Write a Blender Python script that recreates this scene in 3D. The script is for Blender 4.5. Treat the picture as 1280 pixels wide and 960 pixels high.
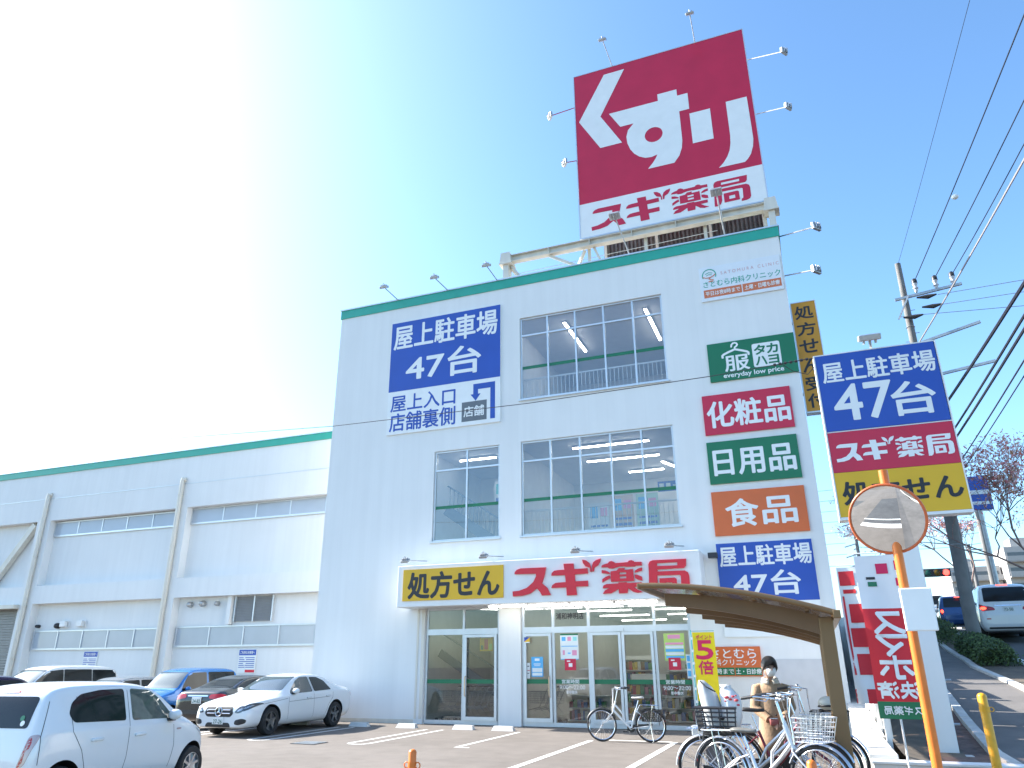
import bpy, bmesh, math, random
from mathutils import Vector, Matrix
from mathutils.bvhtree import BVHTree
from math import sin, cos, pi, radians, sqrt, atan2

# ------------------------------------------------------------------ scene, camera, sky, sun, exposure
for o in list(bpy.data.objects):
    bpy.data.objects.remove(o)
SC = bpy.context.scene
COL = SC.collection
cam_d = bpy.data.cameras.new('camera')
cam = bpy.data.objects.new('camera', cam_d)
COL.objects.link(cam)
R = ((0.9310766, 0.1337772, 0.3394112), (0.3647938, -0.3294963, -0.8708373), (-0.0046635, 0.9346314, -0.3555874))
cam.matrix_world = Matrix(((R[0][0], R[0][1], R[0][2], 0.0), (R[1][0], R[1][1], R[1][2], -21.336),
                           (R[2][0], R[2][1], R[2][2], 1.7), (0, 0, 0, 1)))
cam_d.sensor_width = 36.0
cam_d.lens = 915 / 1280 * 36.0
cam_d.clip_start = 0.1
cam_d.clip_end = 3000
SC.camera = cam

SUN_EL, SUN_BACK = radians(34), radians(3.2)      # elevation; a little behind the plane of the shop front
to_sun = Vector((-cos(SUN_BACK) * cos(SUN_EL), sin(SUN_BACK) * cos(SUN_EL), sin(SUN_EL)))
W = bpy.data.worlds.new('World')
SC.world = W
W.use_nodes = True
nt = W.node_tree
bg = nt.nodes['Background']
sky = nt.nodes.new('ShaderNodeTexSky')
sky.sky_type = 'NISHITA'
sky.sun_disc = False
sky.sun_elevation = SUN_EL
sky.sun_rotation = atan2(to_sun.x, to_sun.y)
sky.air_density = 1.0
sky.dust_density = 1.0
sky.ozone_density = 2.0
SKY_REF, SKY_GAMMA, SKY_GLOW = 2.5, 1.12, 2.4
tint = nt.nodes.new('ShaderNodeMix')
tint.data_type = 'RGBA'
tint.blend_type = 'MULTIPLY'
tint.inputs[0].default_value = 1.0
tint.inputs[7].default_value = (0.86, 1.03, 1.08, 1)      # clear dry winter air: a bluer sky
nt.links.new(sky.outputs[0], tint.inputs[6])
# deepen the blue away from the sun, and a broad white aureole round the sun (low winter haze)
def vmath(op, a, v=None, sc=None):
    q = nt.nodes.new('ShaderNodeVectorMath'); q.operation = op
    nt.links.new(a, q.inputs[0])
    if v is not None: q.inputs[1].default_value = v
    if sc is not None: q.inputs['Scale'].default_value = sc
    return q
lo_ = vmath('SCALE', tint.outputs[2], sc=1 / SKY_REF)
gm = nt.nodes.new('ShaderNodeGamma'); gm.inputs[1].default_value = SKY_GAMMA
nt.links.new(lo_.outputs[0], gm.inputs[0])
hi_ = vmath('SCALE', gm.outputs[0], sc=SKY_REF)
tcw = nt.nodes.new('ShaderNodeTexCoord')
dt = vmath('DOT_PRODUCT', tcw.outputs['Generated'], v=tuple(to_sun))
mxw = nt.nodes.new('ShaderNodeMath'); mxw.operation = 'MAXIMUM'; mxw.inputs[1].default_value = 0.0
nt.links.new(dt.outputs['Value'], mxw.inputs[0])
pw_ = nt.nodes.new('ShaderNodeMath'); pw_.operation = 'POWER'; pw_.inputs[1].default_value = 6.0
nt.links.new(mxw.outputs[0], pw_.inputs[0])
glow = nt.nodes.new('ShaderNodeVectorMath'); glow.operation = 'SCALE'; glow.inputs[0].default_value = (1.0, 0.86, 0.95)
kk = nt.nodes.new('ShaderNodeMath'); kk.operation = 'MULTIPLY'; kk.inputs[1].default_value = SKY_GLOW
nt.links.new(pw_.outputs[0], kk.inputs[0]); nt.links.new(kk.outputs[0], glow.inputs['Scale'])
sm_ = nt.nodes.new('ShaderNodeVectorMath'); sm_.operation = 'ADD'
nt.links.new(hi_.outputs[0], sm_.inputs[0]); nt.links.new(glow.outputs[0], sm_.inputs[1])
nt.links.new(sm_.outputs[0], bg.inputs[0])
bg.inputs[1].default_value = 0.12
sun_d = bpy.data.lights.new('sun', 'SUN')
sun_d.energy = 5.0
sun_d.angle = radians(0.55)
sun_d.color = (1.0, 0.95, 0.87)
sun = bpy.data.objects.new('sun', sun_d)
COL.objects.link(sun)
sun.rotation_euler = to_sun.to_track_quat('Z', 'Y').to_euler()
SC.view_settings.view_transform = 'Standard'
SC.view_settings.look = 'None'
SC.view_settings.gamma = 1.0
SC.view_settings.use_curve_mapping = False
SC.view_settings.exposure = 1.57
SC.cycles.use_denoising = True
SC.cycles.max_bounces = 8
SC.cycles.transparent_max_bounces = 12
SC.cycles.caustics_reflective = False
SC.cycles.caustics_refractive = False
SC.cycles.sample_clamp_indirect = 6.0

rnd = random.Random(7)

# ------------------------------------------------------------------ materials
MATS = {}


def mat(name, col, rough=0.6, metal=0.0, var=0.06, scale=3.0, bump=0.0, bscale=60.0, emit=None, spec=0.5, coat=0.0, streak=False):
    if name in MATS:
        return MATS[name]
    m = bpy.data.materials.new(name)
    m.use_nodes = True
    n = m.node_tree
    b = n.nodes['Principled BSDF']
    b.inputs['Roughness'].default_value = rough
    b.inputs['Metallic'].default_value = metal
    b.inputs['Specular IOR Level'].default_value = spec
    b.inputs['Coat Weight'].default_value = coat
    b.inputs['Coat Roughness'].default_value = 0.04
    c = (*col, 1.0)
    if var > 0:
        tc = n.nodes.new('ShaderNodeTexCoord')
        mp = n.nodes.new('ShaderNodeMapping')
        n.links.new(tc.outputs['Object'], mp.inputs[0])
        if streak:
            mp.inputs['Scale'].default_value = (1.0, 1.0, 0.12)
        ns = n.nodes.new('ShaderNodeTexNoise')
        ns.inputs['Scale'].default_value = scale
        ns.inputs['Detail'].default_value = 6
        n.links.new(mp.outputs[0], ns.inputs['Vector'])
        mx = n.nodes.new('ShaderNodeMix')
        mx.data_type = 'RGBA'
        mx.inputs[6].default_value = (*[x * (1 - var) for x in col], 1)
        mx.inputs[7].default_value = (*[min(1, x * (1 + var)) for x in col], 1)
        rp = n.nodes.new('ShaderNodeMapRange')
        rp.inputs[1].default_value = 0.3
        rp.inputs[2].default_value = 0.7
        n.links.new(ns.outputs[0], rp.inputs[0])
        n.links.new(rp.outputs[0], mx.inputs[0])
        n.links.new(mx.outputs[2], b.inputs['Base Color'])
    else:
        b.inputs['Base Color'].default_value = c
    if bump > 0:
        tc = n.nodes.new('ShaderNodeTexCoord')
        ns = n.nodes.new('ShaderNodeTexNoise')
        ns.inputs['Scale'].default_value = bscale
        ns.inputs['Detail'].default_value = 8
        bp = n.nodes.new('ShaderNodeBump')
        bp.inputs['Strength'].default_value = bump
        bp.inputs['Distance'].default_value = 0.02
        n.links.new(tc.outputs['Object'], ns.inputs['Vector'])
        n.links.new(ns.outputs[0], bp.inputs['Height'])
        n.links.new(bp.outputs[0], b.inputs['Normal'])
    if emit:
        b.inputs['Emission Color'].default_value = (*emit[:3], 1)
        b.inputs['Emission Strength'].default_value = emit[3]
    MATS[name] = m
    return m


def glass_mat(name, tint, refl_rough=0.01, ior=1.5, base=0.0):
    m = bpy.data.materials.new(name)
    m.use_nodes = True
    n = m.node_tree
    n.nodes.remove(n.nodes['Principled BSDF'])
    out = n.nodes['Material Output']
    tr = n.nodes.new('ShaderNodeBsdfTransparent')
    tr.inputs[0].default_value = (*tint, 1)
    gl = n.nodes.new('ShaderNodeBsdfGlossy')
    gl.inputs['Roughness'].default_value = refl_rough
    gl.inputs[0].default_value = (0.95, 0.97, 1.0, 1)
    fr = n.nodes.new('ShaderNodeFresnel')
    fr.inputs[0].default_value = ior
    ad = n.nodes.new('ShaderNodeMath')
    ad.operation = 'ADD'
    ad.use_clamp = True
    ad.inputs[1].default_value = base
    mx = n.nodes.new('ShaderNodeMixShader')
    n.links.new(fr.outputs[0], ad.inputs[0])
    n.links.new(ad.outputs[0], mx.inputs[0])
    n.links.new(tr.outputs[0], mx.inputs[1])
    n.links.new(gl.outputs[0], mx.inputs[2])
    n.links.new(mx.outputs[0], out.inputs[0])
    MATS[name] = m
    return m


def wall_mat(name, col):
    """white aerated-concrete panels: faint joints every 0.6 m, rain streaks, slight unevenness"""
    m = mat(name, col, 0.75, var=0.0)
    n = m.node_tree
    b = n.nodes['Principled BSDF']
    tc = n.nodes.new('ShaderNodeTexCoord')
    sp = n.nodes.new('ShaderNodeSeparateXYZ')
    n.links.new(tc.outputs['Object'], sp.inputs[0])
    fx = n.nodes.new('ShaderNodeMath'); fx.operation = 'FRACT'
    dv = n.nodes.new('ShaderNodeMath'); dv.operation = 'DIVIDE'; dv.inputs[1].default_value = 0.6
    n.links.new(sp.outputs[0], dv.inputs[0]); n.links.new(dv.outputs[0], fx.inputs[0])
    lt = n.nodes.new('ShaderNodeMath'); lt.operation = 'LESS_THAN'; lt.inputs[1].default_value = 0.022
    n.links.new(fx.outputs[0], lt.inputs[0])
    mp = n.nodes.new('ShaderNodeMapping'); mp.inputs['Scale'].default_value = (2.2, 2.2, 0.10)
    n.links.new(tc.outputs['Object'], mp.inputs[0])
    ns = n.nodes.new('ShaderNodeTexNoise'); ns.inputs['Scale'].default_value = 1.6; ns.inputs['Detail'].default_value = 7
    n.links.new(mp.outputs[0], ns.inputs['Vector'])
    n2 = n.nodes.new('ShaderNodeTexNoise'); n2.inputs['Scale'].default_value = 0.5; n2.inputs['Detail'].default_value = 4
    n.links.new(tc.outputs['Object'], n2.inputs['Vector'])
    av = n.nodes.new('ShaderNodeMath'); av.operation = 'ADD'
    n.links.new(ns.outputs[0], av.inputs[0]); n.links.new(n2.outputs[0], av.inputs[1])
    mr = n.nodes.new('ShaderNodeMapRange'); mr.inputs[1].default_value = 0.7; mr.inputs[2].default_value = 1.3
    mr.inputs[3].default_value = 0.95; mr.inputs[4].default_value = 1.03
    n.links.new(av.outputs[0], mr.inputs[0])
    jl = n.nodes.new('ShaderNodeMath'); jl.operation = 'MULTIPLY_ADD'; jl.inputs[1].default_value = -0.022
    n.links.new(lt.outputs[0], jl.inputs[0]); n.links.new(mr.outputs[0], jl.inputs[2])
    vm = n.nodes.new('ShaderNodeVectorMath'); vm.operation = 'SCALE'
    vm.inputs[0].default_value = col
    n.links.new(jl.outputs[0], vm.inputs['Scale'])
    n.links.new(vm.outputs[0], b.inputs['Base Color'])
    n3 = n.nodes.new('ShaderNodeTexNoise'); n3.inputs['Scale'].default_value = 40; n3.inputs['Detail'].default_value = 5
    n.links.new(tc.outputs['Object'], n3.inputs['Vector'])
    bp = n.nodes.new('ShaderNodeBump'); bp.inputs['Strength'].default_value = 0.08; bp.inputs['Distance'].default_value = 0.01
    n.links.new(n3.outputs[0], bp.inputs['Height']); n.links.new(bp.outputs[0], b.inputs['Normal'])
    return m


def ground_mat(name, col, dark, stain=0.25, fine=180.0):
    m = mat(name, col, 0.9, var=0.0)
    n = m.node_tree
    b = n.nodes['Principled BSDF']
    tc = n.nodes.new('ShaderNodeTexCoord')
    n1 = n.nodes.new('ShaderNodeTexNoise'); n1.inputs['Scale'].default_value = 0.35; n1.inputs['Detail'].default_value = 8
    n2 = n.nodes.new('ShaderNodeTexNoise'); n2.inputs['Scale'].default_value = fine; n2.inputs['Detail'].default_value = 3
    n3 = n.nodes.new('ShaderNodeTexNoise'); n3.inputs['Scale'].default_value = 2.3; n3.inputs['Detail'].default_value = 9
    for q in (n1, n2, n3):
        n.links.new(tc.outputs['Object'], q.inputs['Vector'])
    a = n.nodes.new('ShaderNodeMath'); a.operation = 'ADD'
    n.links.new(n1.outputs[0], a.inputs[0]); n.links.new(n3.outputs[0], a.inputs[1])
    mr = n.nodes.new('ShaderNodeMapRange'); mr.inputs[1].default_value = 0.75; mr.inputs[2].default_value = 1.2
    n.links.new(a.outputs[0], mr.inputs[0])
    mx = n.nodes.new('ShaderNodeMix'); mx.data_type = 'RGBA'
    mx.inputs[6].default_value = (*dark, 1); mx.inputs[7].default_value = (*col, 1)
    n.links.new(mr.outputs[0], mx.inputs[0])
    m2 = n.nodes.new('ShaderNodeMix'); m2.data_type = 'RGBA'; m2.blend_type = 'OVERLAY'
    m2.inputs[0].default_value = stain
    n.links.new(mx.outputs[2], m2.inputs[6]); n.links.new(n2.outputs[0], m2.inputs[7])
    n.links.new(m2.outputs[2], b.inputs['Base Color'])
    bp = n.nodes.new('ShaderNodeBump'); bp.inputs['Strength'].default_value = 0.35; bp.inputs['Distance'].default_value = 0.01
    n.links.new(n2.outputs[0], bp.inputs['Height']); n.links.new(bp.outputs[0], b.inputs['Normal'])
    return m


M = dict(
    wall=wall_mat('white_wall_panels', (0.77, 0.77, 0.755)),
    wing=wall_mat('wing_wall_panels', (0.76, 0.76, 0.75)),
    teal=mat('teal_band', (0.025, 0.36, 0.27), 0.45, var=0.05),
    alu=mat('aluminium_frame', (0.62, 0.65, 0.68), 0.38, 0.55, var=0.04),
    white=mat('white_paint', (0.78, 0.78, 0.77), 0.5, var=0.05, streak=True, scale=2.0),
    cream=mat('cream_steel', (0.66, 0.62, 0.54), 0.5, var=0.10, streak=True),
    letterwhite=mat('letter_white', (0.80, 0.81, 0.80), 0.5, var=0.03),
    red=mat('sign_red', (0.56, 0.014, 0.055), 0.35, var=0.06, scale=1.2),
    letterred=mat('letter_red', (0.66, 0.014, 0.035), 0.35, var=0.04),
    blue=mat('sign_blue', (0.018, 0.075, 0.40), 0.35, var=0.06, scale=1.2),
    yellow=mat('sign_yellow', (0.72, 0.42, 0.012), 0.4, var=0.05, scale=1.5),
    amber=mat('sign_amber', (0.60, 0.27, 0.012), 0.4, var=0.05, scale=1.5),
    orange=mat('sign_orange', (0.66, 0.14, 0.035), 0.4, var=0.05, scale=1.5),
    green=mat('sign_green', (0.008, 0.16, 0.07), 0.35, var=0.06, scale=1.2),
    black=mat('letter_black', (0.018, 0.02, 0.026), 0.5, var=0.04),
    grey=mat('sign_grey', (0.13, 0.15, 0.17), 0.5, var=0.05),
    darkmetal=mat('dark_metal', (0.05, 0.05, 0.055), 0.5, 0.5, var=0.1),
    steel=mat('galvanised_steel', (0.45, 0.46, 0.47), 0.45, 0.7, var=0.15, scale=8),
    chrome=mat('chrome', (0.75, 0.76, 0.78), 0.16, 1.0, var=0.03),
    concrete=mat('concrete', (0.48, 0.47, 0.44), 0.85, var=0.14, scale=4, bump=0.25),
    palewall=mat('pale_concrete', (0.62, 0.60, 0.57), 0.85, var=0.10, scale=3, bump=0.2),
    pole=mat('pole_concrete', (0.19, 0.185, 0.18), 0.85, var=0.16, scale=2.5, bump=0.2),
    rubber=mat('rubber', (0.02, 0.02, 0.021), 0.75, var=0.15, scale=20),
    plasticblack=mat('black_plastic', (0.022, 0.022, 0.024), 0.45, var=0.08),
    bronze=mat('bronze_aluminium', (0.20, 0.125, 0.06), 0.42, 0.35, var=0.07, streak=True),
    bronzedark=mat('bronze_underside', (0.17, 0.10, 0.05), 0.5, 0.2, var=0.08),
    polycarb=glass_mat('smoked_polycarbonate', (0.42, 0.34, 0.30), 0.15, 1.45, 0.03),
    orangepaint=mat('orange_post_paint', (0.72, 0.175, 0.02), 0.4, var=0.12, scale=9),
    yellowpaint=mat('yellow_post_paint', (0.74, 0.36, 0.012), 0.4, var=0.14, scale=9),
    mirror=mat('mirror_face', (0.86, 0.88, 0.88), 0.02, 1.0, var=0.0),
    ceiling=mat('interior_ceiling', (0.72, 0.72, 0.72), 0.8, var=0.03),
    inwall=mat('interior_wall', (0.74, 0.74, 0.72), 0.8, var=0.04),
    infloor=mat('interior_floor', (0.45, 0.44, 0.42), 0.35, var=0.06),
    tube=mat('lit_tube', (0.9, 0.9, 0.9), 0.5, var=0.0, emit=(1.0, 0.98, 0.94, 6.0)),
    asphalt=ground_mat('lot_asphalt', (0.164, 0.141, 0.123), (0.124, 0.106, 0.091)),
    walkway=ground_mat('sidewalk_asphalt', (0.16, 0.146, 0.135), (0.115, 0.105, 0.097)),
    roadm=ground_mat('road_asphalt', (0.085, 0.085, 0.086), (0.06, 0.06, 0.062)),
    earth=ground_mat('earth', (0.14, 0.11, 0.08), (0.06, 0.05, 0.04)),
    paint=mat('road_paint', (0.70, 0.69, 0.66), 0.7, var=0.16, scale=7, bump=0.2),
    glass=glass_mat('window_glass', (0.90, 0.93, 0.93), 0.005, 1.52, 0.12),
    shopglass=glass_mat('shop_glass', (0.66, 0.70, 0.67), 0.005, 1.52, 0.05),
    panelglass=mat('wired_window_pane', (0.42, 0.47, 0.53), 0.12, var=0.05, scale=1.0),
    bark=mat('bark', (0.22, 0.15, 0.13), 0.9, var=0.3, scale=14, bump=0.5, bscale=25),
)


# ------------------------------------------------------------------ geometry helpers
def world_matrix(o):
    m = Matrix.LocRotScale(o.location, o.rotation_euler, o.scale)
    return world_matrix(o.parent) @ m if o.parent else m


class B:
    """collects shapes in world (or prototype) coordinates, becomes ONE mesh object"""

    def __init__(s):
        s.bm = bmesh.new()

    def quad(s, pts):
        return s.bm.faces.new([s.bm.verts.new(p) for p in pts])

    def box(s, x0, y0, z0, x1, y1, z1, bev=0.0):
        x0, x1 = min(x0, x1), max(x0, x1); y0, y1 = min(y0, y1), max(y0, y1); z0, z1 = min(z0, z1), max(z0, z1)
        r = bmesh.ops.create_cube(s.bm, size=1.0)
        vs = r['verts']
        bmesh.ops.transform(s.bm, matrix=Matrix.LocRotScale(Vector(((x0 + x1) / 2, (y0 + y1) / 2, (z0 + z1) / 2)), None,
                                                             Vector((x1 - x0, y1 - y0, z1 - z0))), verts=vs)
        if bev:
            es = list({e for v in vs for e in v.link_edges})
            bmesh.ops.bevel(s.bm, geom=es, offset=bev, segments=2, affect='EDGES', profile=0.5)
        return s

    def obox(s, c, ax, half, bev=0.0):
        """oriented box: centre, 3 axis vectors, half sizes"""
        r = bmesh.ops.create_cube(s.bm, size=2.0)
        vs = r['verts']
        a = [Vector(v).normalized() for v in ax]
        m = Matrix((( a[0].x * half[0], a[1].x * half[1], a[2].x * half[2], c[0]),
                    (a[0].y * half[0], a[1].y * half[1], a[2].y * half[2], c[1]),
                    (a[0].z * half[0], a[1].z * half[1], a[2].z * half[2], c[2]), (0, 0, 0, 1)))
        bmesh.ops.transform(s.bm, matrix=m, verts=vs)
        if bev:
            es = list({e for v in vs for e in v.link_edges})
            bmesh.ops.bevel(s.bm, geom=es, offset=bev, segments=2, affect='EDGES', profile=0.5)
        return s

    def bar(s, p0, p1, w, h, up=(0, 0, 1)):
        p0, p1 = Vector(p0), Vector(p1)
        d = p1 - p0
        u = Vector(up)
        if abs(d.normalized().dot(u)) > 0.98:
            u = Vector((1, 0, 0))
        a = d.cross(u).normalized()
        b = a.cross(d).normalized()
        return s.obox((p0 + p1) / 2, (d, a, b), (d.length / 2, w / 2, h / 2))

    def tube(s, pts, r, seg=8, cap=True, closed=False):
        pts = [Vector(p) for p in pts]
        n = len(pts)
        rs = r if isinstance(r, (list, tuple)) else [r] * n
        rings = []
        prev = None
        for i, p in enumerate(pts):
            if closed:
                t = pts[(i + 1) % n] - pts[i - 1]
            else:
                t = pts[min(i + 1, n - 1)] - pts[max(i - 1, 0)]
            if t.length < 1e-9:
                t = Vector((0, 0, 1))
            t.normalize()
            if prev is None:
                a = t.cross(Vector((0, 0, 1)) if abs(t.z) < 0.9 else Vector((1, 0, 0))).normalized()
            else:
                a = (prev - t * prev.dot(t))
                a = a.normalized() if a.length > 1e-6 else t.orthogonal().normalized()
            prev = a
            b = t.cross(a)
            rings.append([s.bm.verts.new(p + (a * cos(2 * pi * k / seg) + b * sin(2 * pi * k / seg)) * rs[i]) for k in range(seg)])
        m = n if closed else n - 1
        for i in range(m):
            A, C = rings[i], rings[(i + 1) % n]
            for k in range(seg):
                s.bm.faces.new((A[k], A[(k + 1) % seg], C[(k + 1) % seg], C[k]))
        if cap and not closed:
            s.bm.faces.new(rings[0][::-1])
            s.bm.faces.new(rings[-1])
        return s

    def cyl(s, p0, p1, r, seg=16):
        return s.tube([p0, p1], r, seg)

    def ring(s, c, normal, rad, r, seg=32, tseg=8, sx=1.0):
        nrm = Vector(normal).normalized()
        a = nrm.orthogonal().normalized()
        b = nrm.cross(a)
        return s.tube([Vector(c) + a * cos(2 * pi * k / seg) * rad + b * sin(2 * pi * k / seg) * rad for k in range(seg)], r, tseg, closed=True)

    def ball(s, c, r, seg=12, sc=(1, 1, 1)):
        q = bmesh.ops.create_uvsphere(s.bm, u_segments=seg, v_segments=max(6, seg // 2 + 2), radius=1.0)
        bmesh.ops.transform(s.bm, matrix=Matrix.LocRotScale(Vector(c), None, Vector((r * sc[0], r * sc[1], r * sc[2]))), verts=q['verts'])
        return s

    def lathe(s, c, axis, prof, seg=28):
        """prof: (distance along axis, radius)"""
        ax = Vector(axis).normalized()
        a = ax.orthogonal().normalized()
        b = ax.cross(a)
        c = Vector(c)
        rings = []
        for d, r in prof:
            if r < 1e-6:
                rings.append([s.bm.verts.new(c + ax * d)])
            else:
                rings.append([s.bm.verts.new(c + ax * d + (a * cos(2 * pi * k / seg) + b * sin(2 * pi * k / seg)) * r) for k in range(seg)])
        for A, C in zip(rings, rings[1:]):
            for k in range(seg):
                k2 = (k + 1) % seg
                if len(A) == 1 and len(C) == 1:
                    continue
                if len(A) == 1:
                    s.bm.faces.new((A[0], C[k2], C[k]))
                elif len(C) == 1:
                    s.bm.faces.new((A[k], A[k2], C[0]))
                else:
                    s.bm.faces.new((A[k], A[k2], C[k2], C[k]))
        return s

    def loft(s, rings, cap=True, closed=True):
        R_ = [[s.bm.verts.new(p) for p in r] for r in rings]
        n = len(R_[0])
        for A, C in zip(R_, R_[1:]):
            for k in range(n if closed else n - 1):
                k2 = (k + 1) % n
                s.bm.faces.new((A[k], A[k2], C[k2], C[k]))
        if cap:
            s.bm.faces.new(R_[0][::-1])
            s.bm.faces.new(R_[-1])
        return s

    def prism(s, poly, fn, d0, d1):
        """poly in (u,v); fn(u,v,d) -> world"""
        A = [s.bm.verts.new(fn(u, v, d0)) for u, v in poly]
        C = [s.bm.verts.new(fn(u, v, d1)) for u, v in poly]
        n = len(poly)
        s.bm.faces.new(A)
        s.bm.faces.new(C[::-1])
        for k in range(n):
            s.bm.faces.new((A[k], C[k], C[(k + 1) % n], A[(k + 1) % n]))
        return s

    def mesh(s, me, fn):
        """add mesh data, mapping each vertex through fn(Vector)->Vector"""
        off = [s.bm.verts.new(fn(v.co)) for v in me.vertices]
        for p in me.polygons:
            try:
                s.bm.faces.new([off[i] for i in p.vertices])
            except ValueError:
                pass
        return s

    def obj(s, name, m, parent=None, smooth=False, recalc=True, angle=None):
        if recalc:
            bmesh.ops.recalc_face_normals(s.bm, faces=s.bm.faces)
        if parent is not None:
            bmesh.ops.transform(s.bm, matrix=world_matrix(parent).inverted(), verts=s.bm.verts)
        me = bpy.data.meshes.new(name)
        s.bm.to_mesh(me)
        s.bm.free()
        ms = m if isinstance(m, (list, tuple)) else [m]
        for q in ms:
            me.materials.append(M[q] if isinstance(q, str) else q)
        if smooth:
            me.polygons.foreach_set('use_smooth', [True] * len(me.polygons))
            if angle is not None:
                me.set_sharp_from_angle(angle=radians(angle))
        o = bpy.data.objects.new(name, me)
        COL.objects.link(o)
        if parent is not None:
            o.parent = parent
        return o


def thing(name, label, cat, loc=(0, 0, 0), group=None, rz=0.0):
    o = bpy.data.objects.new(name, None)
    o.empty_display_size = 0.2
    COL.objects.link(o)
    o.location = loc
    o.rotation_euler = (0, 0, rz)
    tag(o, label, cat, group)
    return o


def tag(o, label=None, cat=None, group=None, kind=None):
    if label: o['label'] = label
    if cat: o['category'] = cat
    if group: o['group'] = group
    if kind: o['kind'] = kind
    return o


def copy_tree(o, parent=None):
    c = o.copy()
    COL.objects.link(c)
    c.parent = parent
    for ch in [q for q in bpy.data.objects if q.parent == o]:
        copy_tree(ch, c)
    return c


def struct(o):
    o['kind'] = 'structure'
    return o


# text and flat lettering --------------------------------------------------------------
_tc = {}


def text_me(s, bold=0.0, extr=0.0):
    k = (s, bold, extr)
    if k in _tc:
        return _tc[k]
    cu = bpy.data.curves.new('txt', 'FONT')
    cu.body = s
    cu.size = 1.0
    cu.resolution_u = 3
    cu.offset = bold
    cu.extrude = extr
    ob = bpy.data.objects.new('txt', cu)
    COL.objects.link(ob)
    dg = bpy.context.evaluated_depsgraph_get()
    dg.update()
    me = bpy.data.meshes.new_from_object(ob.evaluated_get(dg))
    bpy.data.objects.remove(ob)
    _tc[k] = me
    return me


def poly_me(loops, extr=0.0, res=0):
    cu = bpy.data.curves.new('pl', 'CURVE')
    cu.dimensions = '2D'
    cu.fill_mode = 'BOTH'
    cu.extrude = extr
    for L in loops:
        sp = cu.splines.new('POLY')
        sp.points.add(len(L) - 1)
        for p, (u, v) in zip(sp.points, L):
            p.co = (u, v, 0, 1)
        sp.use_cyclic_u = True
    ob = bpy.data.objects.new('pl', cu)
    COL.objects.link(ob)
    dg = bpy.context.evaluated_depsgraph_get()
    dg.update()
    me = bpy.data.meshes.new_from_object(ob.evaluated_get(dg))
    bpy.data.objects.remove(ob)
    return me


def front(Y):                      # a plane facing the street: u -> x, v -> z
    return lambda u, v, d=0.0: Vector((u, Y - d, v))


def put_text(b, s, rect, plane, bold=0.02, extr=0.0, d=0.004, flip=False):
    me = text_me(s, 0.0, extr)
    xs = [v.co.x for v in me.vertices]; ys = [v.co.y for v in me.vertices]
    x0, x1, y0, y1 = min(xs), max(xs), min(ys), max(ys)
    u0, v0, u1, v1 = rect
    def f(c, du=0.0, dv=0.0, dd=0.0):
        t = (c.x - x0) / (x1 - x0)
        if flip:
            t = 1 - t
        return plane(u0 + t * (u1 - u0) + du, v0 + (c.y - y0) / (y1 - y0) * (v1 - v0) + dv, d + dd + c.z)
    hgt = (v1 - v0)
    k = max(0.0, bold) * 0.75 * hgt
    if k > 0:
        for i, (du, dv) in enumerate(((-k, 0), (k, 0), (0, -k), (0, k), (-.7 * k, -.7 * k), (.7 * k, .7 * k), (-.7 * k, .7 * k), (.7 * k, -.7 * k))):
            b.mesh(me, lambda c, du=du, dv=dv, i=i: f(c, du, dv, i * .0002))
    else:
        b.mesh(me, f)
    return b


def put_poly(b, loops, rect, plane, d=0.004, extr=0.0):
    """loops in 0..1 coordinates of rect"""
    u0, v0, u1, v1 = rect
    L = [[(u0 + p[0] * (u1 - u0), v0 + p[1] * (v1 - v0)) for p in q] for q in loops]
    me = poly_me(L, extr)
    b.mesh(me, lambda c: plane(c.x, c.y, d + extr + c.z))
    return b


def smooth_loop(L, it=1):
    for _ in range(it):
        out = []
        n = len(L)
        for i in range(n):
            p, q = L[i], L[(i + 1) % n]
            out.append((p[0] * .75 + q[0] * .25, p[1] * .75 + q[1] * .25))
            out.append((p[0] * .25 + q[0] * .75, p[1] * .25 + q[1] * .75))
        L = out
    return L


def rect_panel(b, rect, plane, d0, d1):
    u0, v0, u1, v1 = rect
    b.prism([(u0, v0), (u1, v0), (u1, v1), (u0, v1)], plane, d0, d1)
    return b


def stroke_poly(pts, w):
    """outline of a thick polyline in 2D with round ends"""
    P = [Vector(p) for p in pts]
    Lf, Rt = [], []
    n = len(P)
    for i in range(n):
        t = (P[min(i + 1, n - 1)] - P[max(i - 1, 0)]).normalized()
        nn = Vector((-t.y, t.x))
        Lf.append(P[i] + nn * w)
        Rt.append(P[i] - nn * w)
    t0 = (P[1] - P[0]).normalized(); t1 = (P[-1] - P[-2]).normalized()
    cap1 = [P[-1] + (t1 * sin(a) + Vector((-t1.y, t1.x)) * cos(a)) * w for a in (pi / 4, pi / 2, 3 * pi / 4)]
    cap0 = [P[0] + (-t0 * sin(a) - Vector((-t0.y, t0.x)) * cos(a)) * w for a in (pi / 4, pi / 2, 3 * pi / 4)]
    return [tuple(p) for p in Lf + cap1 + Rt[::-1] + cap0]


def round_corners(L, rad):
    out = []
    n = len(L)
    for i in range(n):
        p, c, q = Vector(L[i - 1]), Vector(L[i]), Vector(L[(i + 1) % n])
        a = min(rad, (p - c).length * .42); d = min(rad, (q - c).length * .42)
        s, e = c + (p - c).normalized() * a, c + (q - c).normalized() * d
        for t in (0, .25, .5, .75, 1):
            out.append(tuple(s * (1 - t) ** 2 + c * 2 * t * (1 - t) + e * t * t))
    return out


def sstep(a, b, x):
    t = max(0.0, min(1.0, (x - a) / (b - a)))
    return t * t * (3 - 2 * t)


def lot_z(x, y):                    # the lot rises a little towards the street by the cycle port
    return 0.22 * sstep(-8.0, -11.8, y) * sstep(-7.5, -3.5, x) - 0.2 * sstep(-15.5, -20, x) * sstep(-9, -5, y)


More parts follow.
